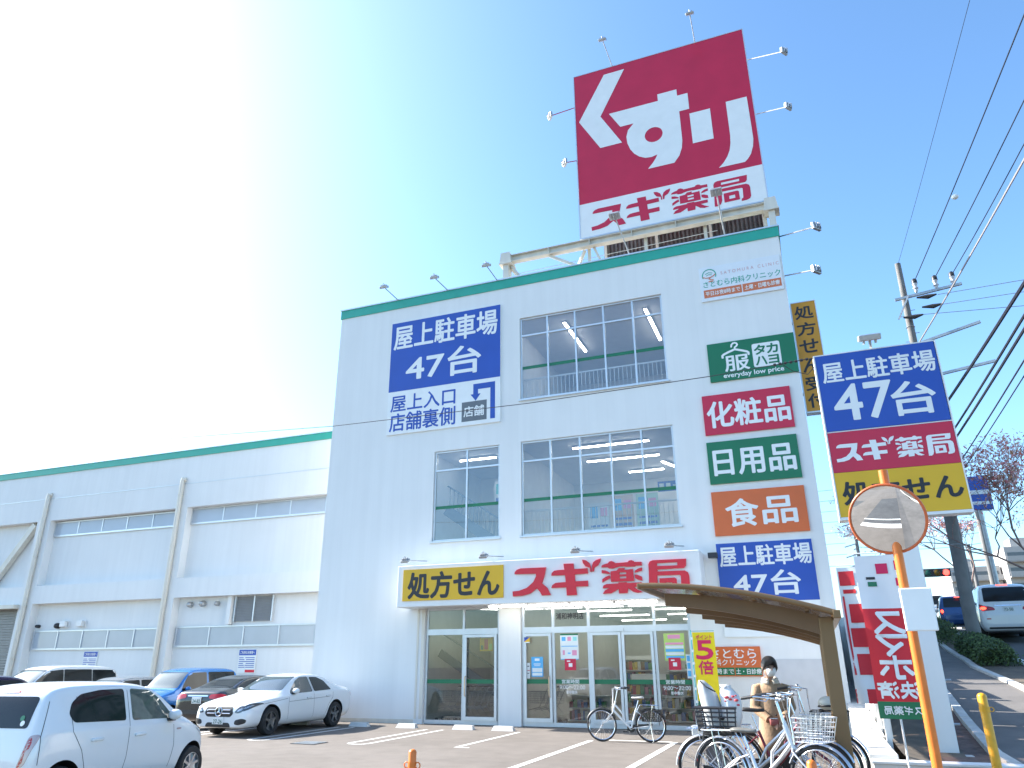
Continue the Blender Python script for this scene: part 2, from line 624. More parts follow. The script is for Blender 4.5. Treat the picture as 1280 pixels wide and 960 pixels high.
def hill_z(y):                      # pavement and road climb past the building
    pts = [(-60, .12), (-14, .16), (-9, .28), (-7, .32), (-5, .62), (-2.6, 1.10), (2, 1.66), (6.3, 1.97), (11, 2.42), (18, 3.0), (30, 3.5), (60, 4.0), (300, 4.4)]
    for (a, za), (b, zb) in zip(pts, pts[1:]):
        if y <= b:
            return za + (zb - za) * max(0, (y - a)) / (b - a)
    return pts[-1][1]


def kerb_x(y):
    return 3.75 + 0.055 * (y - 6) + 0.15 * max(0.0, min(8.0, 1.0 - y))


def road_x(y):
    return 4.85 + 0.05 * (y - 6) + 0.15 * max(0.0, min(8.0, 1.0 - y))

# ------------------------------------------------------------------ ground, lot, pavement, road
def sheet(name, xs, ys, zf, m):
    b = B()
    g = [[b.bm.verts.new((x(y) if callable(x) else x, y, zf(x(y) if callable(x) else x, y))) for x in xs] for y in ys]
    for r0, r1 in zip(g, g[1:]):
        for i in range(len(xs) - 1):
            b.bm.faces.new((r0[i], r0[i + 1], r1[i + 1], r1[i]))
    o = b.obj(name, m)
    for p in o.data.polygons:
        pass
    o.data.polygons.foreach_set('use_smooth', [True] * len(o.data.polygons))
    return struct(o)


def frange(a, b, st):
    n = int(round((b - a) / st))
    return [a + (b - a) * i / n for i in range(n + 1)]


ys_long = [-300, -60, -30, -20] + frange(-16, 20, 1.0) + [24, 30, 45, 60, 120, 300, 1500]
sheet('ground', [-1500, -200, -60, -20, 0.93, 0.99, 4, 12, 60, 400, 1500], ys_long,
      lambda x, y: -0.45 if x < 0.96 else hill_z(y) - 0.30, 'earth')
lot = sheet('parking_lot', [-70, -30, -20, -18.5, -17, -15.5, -8] + frange(-7.5, 0.9, 0.6), [-60, -30, -20, -16] + frange(-13, -7, 0.4) + [-4, 0, 6, 14], lot_z, 'asphalt')
sheet('planting_bed', [0.99, 1.35, 1.9], frange(-8.6, 20, 1.3), lambda x, y: (0.05 + 0.35 + max(0, (y + 6.8)) * 0.045 if x < 1.1 else hill_z(y) + 0.005), 'earth')
sheet('entrance_apron', [.89, 1.37], [-60, -30, -20] + frange(-16, -9.3, .6), lambda x, y: lot_z(x, y) + .004 if x < 1 else hill_z(y) + .004, 'walkway')
sheet('sidewalk', [1.36, 2.2, 3.0, lambda y: kerb_x(y)], [-60, -30, -20] + frange(-16, 20, 1.0) + [30, 60], lambda x, y: hill_z(y), 'walkway')
sheet('verge', [lambda y: kerb_x(y) + .15, lambda y: road_x(y) - .02], [-60, -30] + frange(-16, 20, 1.5) + [30, 60], lambda x, y: hill_z(y) + 0.03, 'earth')
sheet('road', [lambda y: road_x(y) + .13, lambda y: road_x(y) + 3.4, lambda y: road_x(y) + 7.0], [-60, -30] + frange(-16, 20, 1.5) + [30, 60, 120], lambda x, y: hill_z(y) - 0.09, 'roadm')
sheet('road_line', [lambda y: road_x(y) + .35, lambda y: road_x(y) + .5], [-60, -30] + frange(-16, 20, 1.5) + [30, 60], lambda x, y: hill_z(y) - 0.084, 'paint')
b = B()
ysk = [-40, -20] + frange(-16, 20, 1.2) + [30, 60]
for y0, y1 in zip(ysk, ysk[1:]):
    for f, w in ((kerb_x, .14), (road_x, .13)):
        z0, z1 = hill_z(y0), hill_z(y1)
        A = [Vector((f(y0), y0, z0 - .25)), Vector((f(y0) + w, y0, z0 - .25)), Vector((f(y0) + w, y0, z0 + .06)), Vector((f(y0), y0, z0 + .06))]
        C = [Vector((f(y1), y1, z1 - .25)), Vector((f(y1) + w, y1, z1 - .25)), Vector((f(y1) + w, y1, z1 + .06)), Vector((f(y1), y1, z1 + .06))]
        b.loft([A, C])
for y0, y1 in zip(frange(-9.0, 12, .6), frange(-8.4, 12.6, .6)):
    z0, z1 = hill_z(y0), hill_z(y1 - .02)
    A = [Vector((x, y0, z0 + dz)) for x, dz in ((2.25, -.1), (2.40, -.1), (2.40, .09), (2.25, .09))]
    C = [Vector((x, y1 - .02, z1 + dz)) for x, dz in ((2.25, -.1), (2.40, -.1), (2.40, .09), (2.25, .09))]
    b.loft([A, C])
struct(b.obj('kerb', 'concrete'))
# the lot entrance behind the viewer (the convex mirror looks down on it)
sheet('gutter_strip', [-12, -6, -2, .85], [-17.6, -17.1], lambda x, y: lot_z(x, y) + .006, 'palewall')
sheet('side_road', [-60, -12, -6, -2, .85], [-26, -22, -17.62], lambda x, y: lot_z(x, y) + .005, 'roadm')
sheet('edge_line', [-40, -12, -6, -2, .85], [-18.3, -18.15], lambda x, y: lot_z(x, y) + .010, 'paint')
# brown block paving band and tactile strip beside the shop wall
pav = mat('brown_pavers', (0.13, 0.085, 0.07), 0.9, var=0.35, scale=9, bump=0.3, bscale=30)
sheet('paver_strip', [1.55, 1.9, 2.24], frange(-9.0, 6, 1.0), lambda x, y: hill_z(y) + 0.006, pav)
# stall lines (double hairpin lines, stop bars) painted on the lot
b = B()


def line(x0, y0, x1, y1, w=0.10):
    p, q = Vector((x0, y0, 0)), Vector((x1, y1, 0))
    t = (q - p).normalized(); n = Vector((-t.y, t.x, 0)) * w / 2
    k = max(1, int((q - p).length / .4))
    for i in range(k):
        a = p + (q - p) * (i / k); c = p + (q - p) * ((i + 1) / k)
        f = []
        for v in (a - n, c - n, c + n, a + n):
            f.append((v.x, v.y, lot_z(v.x, v.y) + 0.005))
        b.quad(f)


def hairpin(x, y0, y1, g=0.24):
    line(x - g, y0, x - g, y1); line(x + g, y0, x + g, y1)
    pts = [(x + g * cos(a), y1 - g * sin(a) * .9) for a in frange(0, pi, pi / 8)]
    for (ax, ay), (cx, cy) in zip(pts, pts[1:]):
        line(ax, ay, cx, cy)


for x in (-15.3, -12.75, -9.95):
    hairpin(x, -1.7, -5.45)
line(-7.5, -1.7, -7.5, -5.5); line(-7.55, -5.5, -7.2, -5.5)
line(-5.15, -3.2, -5.15, -8.6, .14); line(-3.25, -3.0, -3.25, -8.3, .14); line(-5.08, -2.98, -3.32, -2.98, .14)
for y in (-4.1, -5.2, -6.3, -7.4):
    pass
for x in (-18.0, -20.8, -23.4, -26, -28.6, -31.2):
    hairpin(x, 3.4, -1.2)
line(-12.5, -12.4, -9.3, -12.4, .14)
struct(b.obj('stall_lines', 'paint'))
b = B()
b.box(-11.4, -6.05, 0.004, -10.75, -5.5, 0.010)
g_ = b.obj('drain_grate', 'darkmetal')
tag(g_, 'dark square drain grate set in the asphalt lot', 'drain grate')
b = B()
for i in range(9):
    b.box(-11.37, -6.03 + i * .06, 0.0105, -10.78, -6.0 + i * .06, 0.016)
b.obj('grate_bar', 'steel', g_)

# wheel stops
for i, (x, lab) in enumerate(((-14.6, 'concrete wheel stop in shadow behind the white sedan, leftmost of the row'),
                              (-12.55, 'concrete wheel stop just right of the white sedan, half in its shadow'),
                              (-11.0, 'sunlit concrete wheel stop left of the shop entrance, before the bare white wall'),
                              (-9.25, 'sunlit concrete wheel stop in front of the window with shopping carts'),
                              (-8.08, 'sunlit concrete wheel stop before the white pillar between the entrances'))):
    b = B()
    L = .31
    b.loft([[(x - L, -1.46, 0), (x - L, -1.26, 0), (x - L + .04, -1.29, .11), (x - L + .04, -1.40, .11)],
            [(x + L, -1.46, 0), (x + L, -1.26, 0), (x + L - .04, -1.29, .11), (x + L - .04, -1.40, .11)]])
    o = b.obj('wheel_stop', 'palewall')
    tag(o, lab, 'wheel stop', 'wheel stops along the shop front')


# ------------------------------------------------------------------ walls with openings
def holed_wall(b, x0, x1, z0, z1, Y, th, holes, back=True):
    xs = sorted({x0, x1, *[h[0] for h in holes], *[h[1] for h in holes]})
    zs = sorted({z0, z1, *[h[2] for h in holes], *[h[3] for h in holes]})
    xs = [x for x in xs if x0 <= x <= x1]; zs = [z for z in zs if z0 <= z <= z1]
    vc = {}
    def V(x, y, z):
        k = (round(x, 4), round(y, 4), round(z, 4))
        if k not in vc:
            vc[k] = b.bm.verts.new((x, y, z))
        return vc[k]
    def open_(xa, xb, za, zb):
        xm, zm = (xa + xb) / 2, (za + zb) / 2
        return any(h[0] < xm < h[1] and h[2] < zm < h[3] for h in holes)
    for i in range(len(xs) - 1):
        for j in range(len(zs) - 1):
            xa, xb, za, zb = xs[i], xs[i + 1], zs[j], zs[j + 1]
            if not open_(xa, xb, za, zb):
                b.bm.faces.new((V(xa, Y, za), V(xb, Y, za), V(xb, Y, zb), V(xa, Y, zb)))
                if back:
                    b.bm.faces.new((V(xa, Y + th, za), V(xa, Y + th, zb), V(xb, Y + th, zb), V(xb, Y + th, za)))
    for (a, c, d, e) in holes:
        for q in (((a, d), (a, e)), ((a, e), (c, e)), ((c, e), (c, d)), ((c, d), (a, d))):
            (xa, za), (xb, zb) = q
            xq = [x for x in xs if min(xa, xb) <= x <= max(xa, xb)] if xa != xb else [xa]
            zq = [z for z in zs if min(za, zb) <= z <= max(za, zb)] if za != zb else [za]
            pts = [(x, za) for x in xq] if xa != xb else [(xa, z) for z in zq]
            for p, r in zip(pts, pts[1:]):
                b.bm.faces.new((V(p[0], Y, p[1]), V(r[0], Y, r[1]), V(r[0], Y + th, r[1]), V(p[0], Y + th, p[1])))


XL, XR, TOP = -15.33, 0.60, 14.40
shop = thing('shop_building', 'white three storey drugstore block with a teal roof band and glazed entrance', 'building', (XL, 0, 0))
W3 = (-8.02, -3.15, 9.81, 12.785); W2 = (-8.02, -3.145, 5.35, 8.37); W2s = (-11.13, -8.76, 5.355, 8.36)
SL = (-11.25, -8.77, 0.0, 3.30); SR = (-8.08, -3.13, 0.0, 3.30)
b = B()
holed_wall(b, XL, XR, 0.0, 14.06, 0.0, 0.25, [W3, W2, W2s, SL, SR], back=True)
b.quad([(XL, 0, 0), (XL, 0, 14.06), (XL, 24, 14.06), (XL, 24, 0)])
b.quad([(XR, 0, 0), (XR, 24, 0), (XR, 24, 14.06), (XR, 0, 14.06)])
b.quad([(XL, 24, 0), (XR, 24, 0), (XR, 24, 14.06), (XL, 24, 14.06)])
bmesh.ops.remove_doubles(b.bm, verts=b.bm.verts, dist=0.0005)
b.obj('wall', 'wall', shop, recalc=False)
b = B()
b.box(XL + .26, .26, 13.5, XR - .26, 23.7, 13.75)
b.obj('roof', 'concrete', shop)
b = B()
for (xa, ya, xb, yb) in ((XL - .03, -.03, XR + .03, .22), (XL - .03, .22, XL + .22, 24.03), (XR - .22, .22, XR + .03, 24.03), (XL + .22, 23.8, XR - .22, 24.03)):
    b.box(xa, ya, 14.06, xb, yb, TOP)
b.obj('roof_band', 'teal', shop)
b = B()
for (xa, ya, xb, yb) in ((XL - .06, -.06, XR + .06, .25), (XL - .06, .25, XL + .25, 24.06), (XR - .25, .25, XR + .06, 24.06)):
    b.box(xa, ya, TOP, xb, yb, TOP + .05)
b.obj('coping', 'alu', shop)
b = B()
b.box(XL + .02, -.012, 0.0, SL[0] - .3, -.002, .12)
b.box(SL[0] - .12, -.015, .14, SL[0] - .02, -.002, 3.25)
b.box(SL[0] - .28, -.02, 0.14, SL[0] - .22, -.002, 3.25)
b.obj('door_jamb_trim', 'cream', shop)
b = B()
b.box(-1.12, -.025, 0.05, .36, -.003, 1.75)
b.obj('meter_door', mat('grey_door', (.55, .56, .58), .6, var=.05), shop)
b = B()
b.tube([(-2.42, -.05, 4.5), (-2.42, -.2, 4.46), (-2.25, -.26, 4.44)], .03, 8); b.box(-2.45, -.3, 4.36, -2.2, -.12, 4.5)
b.obj('wall_fan', 'darkmetal', shop)


def room(x0, x1, y0, y1, z0, z1, name_w='interior_wall', wallm='inwall'):
    b = B()
    b.quad([(x0, y0, z0), (x0, y0, z1), (x0, y1, z1), (x0, y1, z0)])
    b.quad([(x1, y0, z0), (x1, y1, z0), (x1, y1, z1), (x1, y0, z1)])
    b.quad([(x0, y1, z0), (x0, y1, z1), (x1, y1, z1), (x1, y1, z0)])
    b.obj(name_w, wallm, shop)
    b = B(); b.quad([(x0, y0, z1), (x1, y0, z1), (x1, y1, z1), (x0, y1, z1)]); b.obj('interior_ceiling', 'ceiling', shop)
    b = B(); b.quad([(x0, y0, z0), (x0, y1, z0), (x1, y1, z0), (x1, y0, z0)]); b.obj('interior_floor', 'infloor', shop)


room(-8.5, -2.6, .27, 7.5, 9.25, 12.95)
room(-8.5, -2.6, .27, 7.5, 4.90, 8.55)
room(-11.6, -8.55, .27, 5.0, 4.90, 8.55)
room(-11.6, -8.45, .27, 6.0, 0.015, 3.45)
room(-8.4, -0.2, .27, 14.0, 0.015, 3.45)


def tube_light(x0, y0, x1, y1, z, parent=None, w=.07):
    b = B()
    b.bar((x0, y0, z - .05), (x1, y1, z - .05), w * 1.9, .05)
    o = b.obj('ceiling_light', 'white', parent or shop)
    b = B()
    b.bar((x0, y0, z - .095), (x1, y1, z - .095), w, .03)
    b.obj('lit_tube', 'tube', o)


for x, y0, y1 in ((-6.75, 1.05, 3.8), (-3.88, 1.05, 3.8)):
    tube_light(x, y0, x, y1, 12.95)
for x0, x1, y in ((-6.8, -4.2, 1.73), (-6.82, -4.22, 3.62), (-5.77, -4.44, 5.7), (-11.02, -9.63, 1.77)):
    tube_light(x0, y, x1, y, 8.55)
tube_light(-4.3, 4.6, -3.6, 6.6, 8.55)
for y in (1.9, 4.4, 7.4, 11.0):
    for x0 in (-7.6, -5.0, -2.4):
        tube_light(x0, y, x0 + 1.9, y, 3.45)
tube_light(-10.4, 1.5, -9.5, 2.4, 3.45)


def window(name, r, xs, zt, Y=.1, gl='glass', stripe=None, fw=.055, sill=True):
    """window frame (part) > pane, stripe (sub-parts); xs = mullions, zt = transom"""
    x0, x1, z0, z1 = r
    b = B()
    e = .004
    for x in [x0 + e + fw / 2, x1 - e - fw / 2] + list(xs):
        b.box(x - fw / 2, Y - .045, z0 + e, x + fw / 2, Y + .045, z1 - e)
    for z in [z0 + e + fw / 2, z1 - e - fw / 2] + ([zt] if zt else []):
        cuts = [x0 + e + fw] + sorted(xs) + [x1 - e - fw]
        for i in range(len(cuts) - 1):
            b.box(cuts[i] + (fw / 2 if 0 < i else 0), Y - .04, z - fw / 2, cuts[i + 1] - (fw / 2 if i < len(cuts) - 2 else 0), Y + .04, z + fw / 2)
    if sill:
        b.box(x0 - .05, -.06, z0 - .05, x1 + .05, -.002, z0 - .004)
    f = b.obj(name, 'alu', shop)
    b = B()
    b.quad([(x0 + e, Y, z0 + e), (x1 - e, Y, z0 + e), (x1 - e, Y, z1 - e), (x0 + e, Y, z1 - e)])
    b.obj('pane', gl, f)
    if stripe:
        b = B()
        b.quad([(x0 + fw, Y - .006, stripe[0]), (x1 - fw, Y - .006, stripe[0]), (x1 - fw, Y - .006, stripe[1]), (x0 + fw, Y - .006, stripe[1])])
        b.obj('film_stripe', 'green', f)
    return f


def even(a, c, n):
    return [a + (c - a) * i / n for i in range(1, n)]


window('window', W3, even(W3[0], W3[1], 5), 12.13, stripe=(10.90, 11.01))
window('window', W2, even(W2[0], W2[1], 5), 7.72, stripe=(6.42, 6.52))
window('window', W2s, even(W2s[0], W2s[1], 2), 7.70, stripe=(6.41, 6.51))
fl = window('shop_front', SL, [-9.97], 2.59, Y=.12, gl='shopglass', stripe=(1.12, 1.235), fw=.07, sill=False)
fr = window('shop_front', SR, [-7.1, -6.03, -4.13], 2.59, Y=.12, gl='shopglass', stripe=(1.125, 1.245), fw=.08, sill=False)
b = B()
for x0, x1 in ((SL[0], SL[1]), (SR[0], SR[1])):
    b.box(x0 + .075, .06, 2.50, x1 - .075, .07, 2.67)
    b.box(x0 + .075, .06, .01, x1 - .075, .072, .12)
b.box(-5.24, .03, 2.52, -5.0, .058, 2.60)
b.obj('transom_cover', 'alu', fr)


def leaf(x0, x1, z0, z1, Y, handle=None):
    w = .075
    b = B()
    b.box(x0, Y - .03, z0, x0 + w, Y + .03, z1); b.box(x1 - w, Y - .03, z0, x1, Y + .03, z1)
    b.box(x0 + w, Y - .03, z0, x1 - w, Y + .03, z0 + .10); b.box(x0 + w, Y - .03, z1 - w, x1 - w, Y + .03, z1)
    d = b.obj('door', 'alu', shop)
    if handle:
        b = B()
        b.tube([(handle, Y - .03, .78), (handle, Y - .09, .80), (handle, Y - .09, 1.30), (handle, Y - .03, 1.32)], .018, 8)
        b.obj('handle', mat('brass_handle', (.6, .45, .3), .35, .6), d)


leaf(-9.92, -8.86, .125, 2.49, .05, -9.86)
leaf(-8.0, -7.15, .125, 2.49, .05, -7.22)
leaf(-5.98, -5.09, .125, 2.49, .05)
leaf(-5.07, -4.18, .125, 2.49, .05)

# writing on the shop glass
b = B()
pl = front(.112)
put_text(b, '浦和神明店', (-7.0, 2.87, -6.17, 3.05), front(.10), .02)
b.obj('glass_lettering', 'black', fr)
b = B()
for (x0, x1) in ((-6.90, -6.20), (-3.95, -3.27)):
    put_text(b, '営業時間', (x0 + .02, 1.135, x0 + .53, 1.24), pl, .02, d=.004)
    put_text(b, '9:00～22:00', (x0 - .05, .985, x1, 1.09), pl, .012, d=.004)
    put_text(b, '年中無休', (x0 + .14, .86, x0 + .47, .955), pl, .02, d=.004)
b.obj('glass_lettering', 'letterwhite', fr)


def poster(rect, m, bands, label, Y=.093, group='posters on the shop glass', txt=None):
    b = B(); rect_panel(b, rect, front(Y), 0, .003)
    o = b.obj('poster', m)
    tag(o, label, 'poster', group)
    u0, v0, u1, v1 = rect
    byc = {}
    for (a, c, d, e, mm) in bands:
        byc.setdefault(mm, []).append((u0 + a * (u1 - u0), v0 + c * (v1 - v0), u0 + d * (u1 - u0), v0 + e * (v1 - v0)))
    for mm, rs in byc.items():
        b = B()
        for r in rs:
            rect_panel(b, r, front(Y), .0035, .005)
        b.obj('print', mm, o)
    return o


sky_b = mat('poster_sky_blue', (.10, .42, .75), .5, var=.04)
pale = mat('poster_pale', (.72, .76, .76), .5, var=.04)
pink = mat('poster_pink', (.75, .30, .45), .5, var=.04)
lime = mat('poster_lime', (.45, .62, .16), .5, var=.06)
poster((-7.79, 1.31, -7.43, 1.85), sky_b, [(.3, .80, .7, .92, 'letterwhite'), (.2, .62, .8, .66, 'letterwhite'), (.25, .54, .75, .57, 'letterwhite'), (.08, .24, .92, .44, pale), (.08, .06, .92, .2, pale)],
       'light blue notice on the glass of the swing door beside the handle')
poster((-6.89, 1.77, -6.35, 2.47), pale, [(.0, .94, 1, 1, 'green'), (.08, .72, .3, .88, sky_b), (.4, .72, .6, .88, pink), (.7, .72, .92, .88, mat('poster_aqua', (.3, .7, .7), .5)),
       (.05, .50, .95, .53, sky_b), (.12, .18, .24, .36, pink), (.64, .16, .9, .36, pink), (.4, .22, .56, .27, sky_b), (0, 0, 1, .03, sky_b)],
       'pale two part poster with pastel pictures under the shop name on the glass')
poster((-3.90, 1.73, -3.34, 2.43), lime, [(.2, .8, .8, .95, pink), (.06, .58, .94, .66, pink), (.06, .44, .94, .55, pale), (.06, .32, .94, .42, sky_b), (.06, .2, .94, .3, pale), (.06, .08, .94, .17, sky_b)],
       'lime green sale poster on the glass right of the sliding doors')
for r, l in (((-6.77, 1.485, -6.44, 1.79), 'small red square sticker below the pale pastel poster'), ((-3.81, 1.49, -3.48, 1.80), 'small red square sticker below the lime green poster')):
    poster(r, 'red', [(.35, .3, .68, .62, 'letterwhite'), (.2, .75, .5, .85, 'letterwhite')], l, Y=.088)
p_ = poster((-7.98, 2.23, -7.80, 2.39), 'yellow', [(.0, .0, 1, .2, pale)], 'tiny yellow and blue sticker at the top left of the swing door', Y=.018)
b = B(); b.prism([(-7.98, 2.27), (-7.98, 2.39), (-7.80, 2.39)], front(.018), .0055, .007); b.obj('print', 'blue', p_)
poster((-8.0 + .075, 1.27, -7.83, 1.69), pale, [(.1, .48, .95, .52, 'red'), (.1, .75, .7, .8, 'black'), (.1, .3, .7, .34, 'black')], 'narrow white leaflet holder on the left edge of the swing door', Y=.088)
poster((-3.33, 1.28, -3.21, 1.88), pale, [(.15, .72, .85, .95, sky_b), (.15, .4, .85, .65, sky_b), (.15, .08, .85, .32, sky_b)], 'strip of small white notices at the right edge of the shop glass', Y=.088)
poster((-9.55, 2.02, -9.12, 2.46), 'yellow', [(.1, .86, .9, .98, pale), (.36, .12, .64, .80, 'red'), (.08, .1, .28, .4, 'green'), (.72, .1, .95, .5, lime)], 'yellow point poster hanging behind the left glass door', Y=.35, group='posters inside the shop')
poster((-10.15, 7.05, -9.62, 7.9), pale, [(.12, .42, .88, .86, mat('poster_teal', (.1, .5, .45), .5)), (.3, .48, .7, .75, sky_b), (.1, .05, .9, .25, 'blue')], 'teal picture poster on the stair wall behind the small upper window', Y=2.9, group='posters inside the upper windows')
for i, (x, z, mm, l) in enumerate(((-6.75, 5.7, pale, 'white price list low behind the large second floor window, left one'), (-5.9, 5.9, mat('poster_peach', (.60, .42, .30), .5), 'peach picture poster behind the large second floor window'),
                                   (-5.05, 5.9, mat('poster_mint', (.40, .58, .45), .5), 'mint green poster behind the large second floor window, right of the peach one'))):
    poster((x, z, x + .75, z + 1.15), mm, [(.1, .55, .45, .9, sky_b), (.55, .6, .9, .85, pink), (.1, .1, .9, .18, 'blue'), (.1, .28, .9, .34, 'blue')], l, Y=3.2, group='posters inside the upper windows')
poster((-4.35, 7.15, -3.4, 7.5), 'blue', [(.06, .2, .22, .8, 'letterwhite'), (.3, .2, .46, .8, 'letterwhite'), (.54, .35, .92, .6, 'letterwhite')], 'blue wayfinding board hanging behind the second floor window', Y=3.6, group='posters inside the upper windows')

# handrails and stairs behind the upper windows, part of the building
for (x0, x1, z0, z1) in ((-8.2, -3.0, 9.25, 10.76), (-8.2, -3.0, 4.9, 6.24)):
    b = B()
    b.bar((x0, .7, z1), (x1, .7, z1), .05, .05)
    x = x0
    while x < x1:
        b.bar((x, .7, z0), (x, .7, z1 - .02), .018, .018); x += .14
    b.obj('handrail', 'white', shop)
b = B()
b.bar((-11.2, 1.2, 7.45), (-8.7, 1.2, 5.8), .05, .05); b.bar((-11.2, 1.1, 6.6), (-8.7, 1.1, 4.95), .05, .35)
b.bar((-11.2, 1.2, 2.55), (-8.6, 1.2, 1.1), .04, .04)
x = -11.1
while x < -8.7:
    t = (x + 11.2) / 2.5
    b.bar((x, 1.2, 6.6 - 1.65 * t), (x, 1.2, 7.45 - 1.65 * t), .02, .02)
    x += .15
b.bar((-11.3, 1.15, 2.0), (-8.5, 1.15, .35), .06, .25)
b.obj('stair_rail', 'grey', shop)

# ------------------------------------------------------------------ the long two storey wing
wing = thing('warehouse_wing', 'long white two storey wing with a teal roof band and recessed bays', 'building', (-38, 5, 0))
UP, LO = (5.36, 8.6), (-0.3, 4.5)
bays = [(-26.68, -15.36), (-35.66, -27.40), (-45.0, -36.6), (-54.0, -45.7)]
b = B()
holed_wall(b, -62, XL - .02, -.3, 11.08, 5.0, .55, [(a, c, *UP) for a, c in bays] + [(a, c, *LO) for a, c in bays], back=False)
bmesh.ops.remove_doubles(b.bm, verts=b.bm.verts, dist=0.0005)
b.quad([(-62, 5.4, 0), (XL - .02, 5.4, 0), (XL - .02, 5.4, 11), (-62, 5.4, 11)])
b.quad([(-62, 5.0, 11.08), (XL - .02, 5.0, 11.08), (XL - .02, 40, 11.08), (-62, 40, 11.08)])
b.obj('wall', 'wing', wing, recalc=False)
b = B(); b.box(-62, 4.95, 11.08, XL - .03, 5.3, 11.40); b.obj('roof_band', 'teal', wing)
b = B(); b.box(-62, 4.92, 11.40, XL - .03, 5.33, 11.44); b.box(-62, 4.985, 9.735, XL - .03, 4.998, 9.76); b.obj('coping', 'alu', wing)


def strip_window(x0, x1, z0, z1, n, tilt=0.0):
    b = B()
    w = .06
    for i in range(n + 1):
        x = x0 + (x1 - x0) * i / n
        b.box(x - w / 2, 5.32, z0, x + w / 2, 5.395, z1)
    b.box(x0, 5.33, z0 - .05, x1, 5.392, z0 + .03); b.box(x0, 5.33, z1 - .03, x1, 5.392, z1 + .03)
    f = b.obj('strip_window', 'alu', wing)
    b = B()
    for i in range(n):
        xa = x0 + (x1 - x0) * i / n + w / 2; xb = x0 + (x1 - x0) * (i + 1) / n - w / 2
        b.quad([(xa, 5.36 - tilt, z0 + .03), (xb, 5.36 - tilt, z0 + .03), (xb, 5.36, z1 - .03), (xa, 5.36, z1 - .03)])
    b.obj('pane', 'panelglass', f)


strip_window(-26.66, -15.4, 7.88, 8.56, 6, .03)
strip_window(-35.64, -27.42, 7.85, 8.52, 5, .03)
strip_window(-26.56, -15.4, 2.44, 3.24, 6)
strip_window(-35.54, -27.44, 2.41, 3.22, 5)
for xt, xb in ((-36.05, -36.08), (-27.12, -27.10), (-45.3, -45.3)):
    b = B()
    b.tube([(xt + .12, 4.98, 9.95), (xt, 4.88, 9.95), (xt, 4.88, 9.85), (xb, 4.88, .15)], .105, 14)
    for z in (9.2, 6.8, 4.4, 2.0):
        b.ring((xt, 4.88, z), (0, 0, 1), .115, .014, 14, 6); b.bar((xt, 4.88, z), (xt, 5.0, z), .03, .03)
    b.obj('downpipe', 'cream', wing, smooth=True, angle=40)
lv = B()
lv.box(-23.46, 5.30, 3.4, -23.40, 5.39, 4.47); lv.box(-22.44, 5.30, 3.4, -22.38, 5.39, 4.47); lv.box(-21.46, 5.30, 3.4, -21.40, 5.39, 4.47)
for i in range(16):
    z = 3.43 + i * .065
    for xa, xb in ((-23.4, -22.44), (-22.38, -21.46)):
        lv.quad([(xa, 5.31, z), (xb, 5.31, z), (xb, 5.37, z + .05), (xa, 5.37, z + .05)])
lv.obj('louvre', 'alu', wing)
b = B(); b.box(-23.40, 5.378, 3.41, -21.46, 5.388, 4.46); b.obj('louvre_back', mat('louvre_shade', (.52, .53, .54), .7), wing)
b = B(); b.box(-23.75, 5.18, 3.3, -23.55, 5.395, 4.5); b.obj('pilaster', 'wing', wing)
for x, z, s in ((-25.97, 4.2, .13), (-25.25, 4.22, .14), (-24.44, 4.2, .10), (-34.03, 3.46, .13), (-35.34, 3.46, .08)):
    b = B()
    b.lathe((x, 5.39, z), (0, -1, 0), [(0, s), (.12, s), (.2, s * .8), (.24, s * .35), (.245, 0)], 16)
    b.obj('vent_hood', 'darkmetal' if x < -30 else 'steel', wing, smooth=True, angle=40)
for x in (-33.62, -32.52):
    b = B()
    b.box(x - .17, 5.2, 3.4, x + .17, 5.39, 3.66, .02); b.ring((x + .17, 5.33, 3.52), (0, 1, 0), .16, .02, 16, 6)
    b.obj('vent_hood', 'white', wing)
b = B()
b.bar((-36.9, 5.2, 8.5), (-39.2, 5.2, 5.6), .3, .25, (0, 1, 0)); b.bar((-41.5, 5.2, 8.5), (-39.2, 5.2, 5.6), .3, .25, (0, 1, 0))
b.obj('steel_brace', 'cream', wing)
b = B()
for i in range(34):
    z = .1 + i * .125
    b.box(-44.9, 5.30 + (i % 2) * .02, z, -36.7, 5.38, z + .11)
b.obj('roller_shutter', mat('shutter_grey', (.20, .21, .22), .5, .3, var=.1), wing)
b = B(); b.box(-44.9, 4.7, 4.3, -36.55, 5.29, 4.48); b.obj('canopy', 'cream', wing)
for i, (x, w) in enumerate(((-31.55, .9), (-22.5, .92))):
    s_ = thing('parking_notice', ('white notice board with a blue heading on the wing wall above the minivan', 'white notice board with a blue heading and red foot above the blue wagon')[i], 'sign', (x, 5.38, 1.3), 'notices on the wing wall')
    r = (x - w / 2, 1.33, x + w / 2, 2.28)
    b = B(); rect_panel(b, r, front(5.39), .0, .02); b.obj('panel', 'letterwhite', s_)
    b = B(); rect_panel(b, (r[0] + .02, 2.04, r[2] - .02, 2.26), front(5.39), .022, .024); b.obj('heading', 'blue', s_)
    b = B(); put_text(b, 'ご利用のお客様へ', (r[0] + .08, 2.09, r[2] - .08, 2.21), front(5.39), .02, d=.027); b.obj('lettering', 'letterwhite', s_)
    b = B()
    for k in range(6):
        z = 1.95 - k * .075
        for a, c in ((.05, .3 + .06 * (k % 3)), (.4 + .05 * (k % 2), .93)):
            rect_panel(b, (r[0] + a * w, z - .022, r[0] + c * w, z + .006), front(5.39), .022, .024)
    b.obj('print', 'blue', s_)
    b = B(); rect_panel(b, (r[0] + .45 * w, 1.36, r[2] - .02, 1.47), front(5.39), .022, .024); b.obj('print', 'letterred', s_)
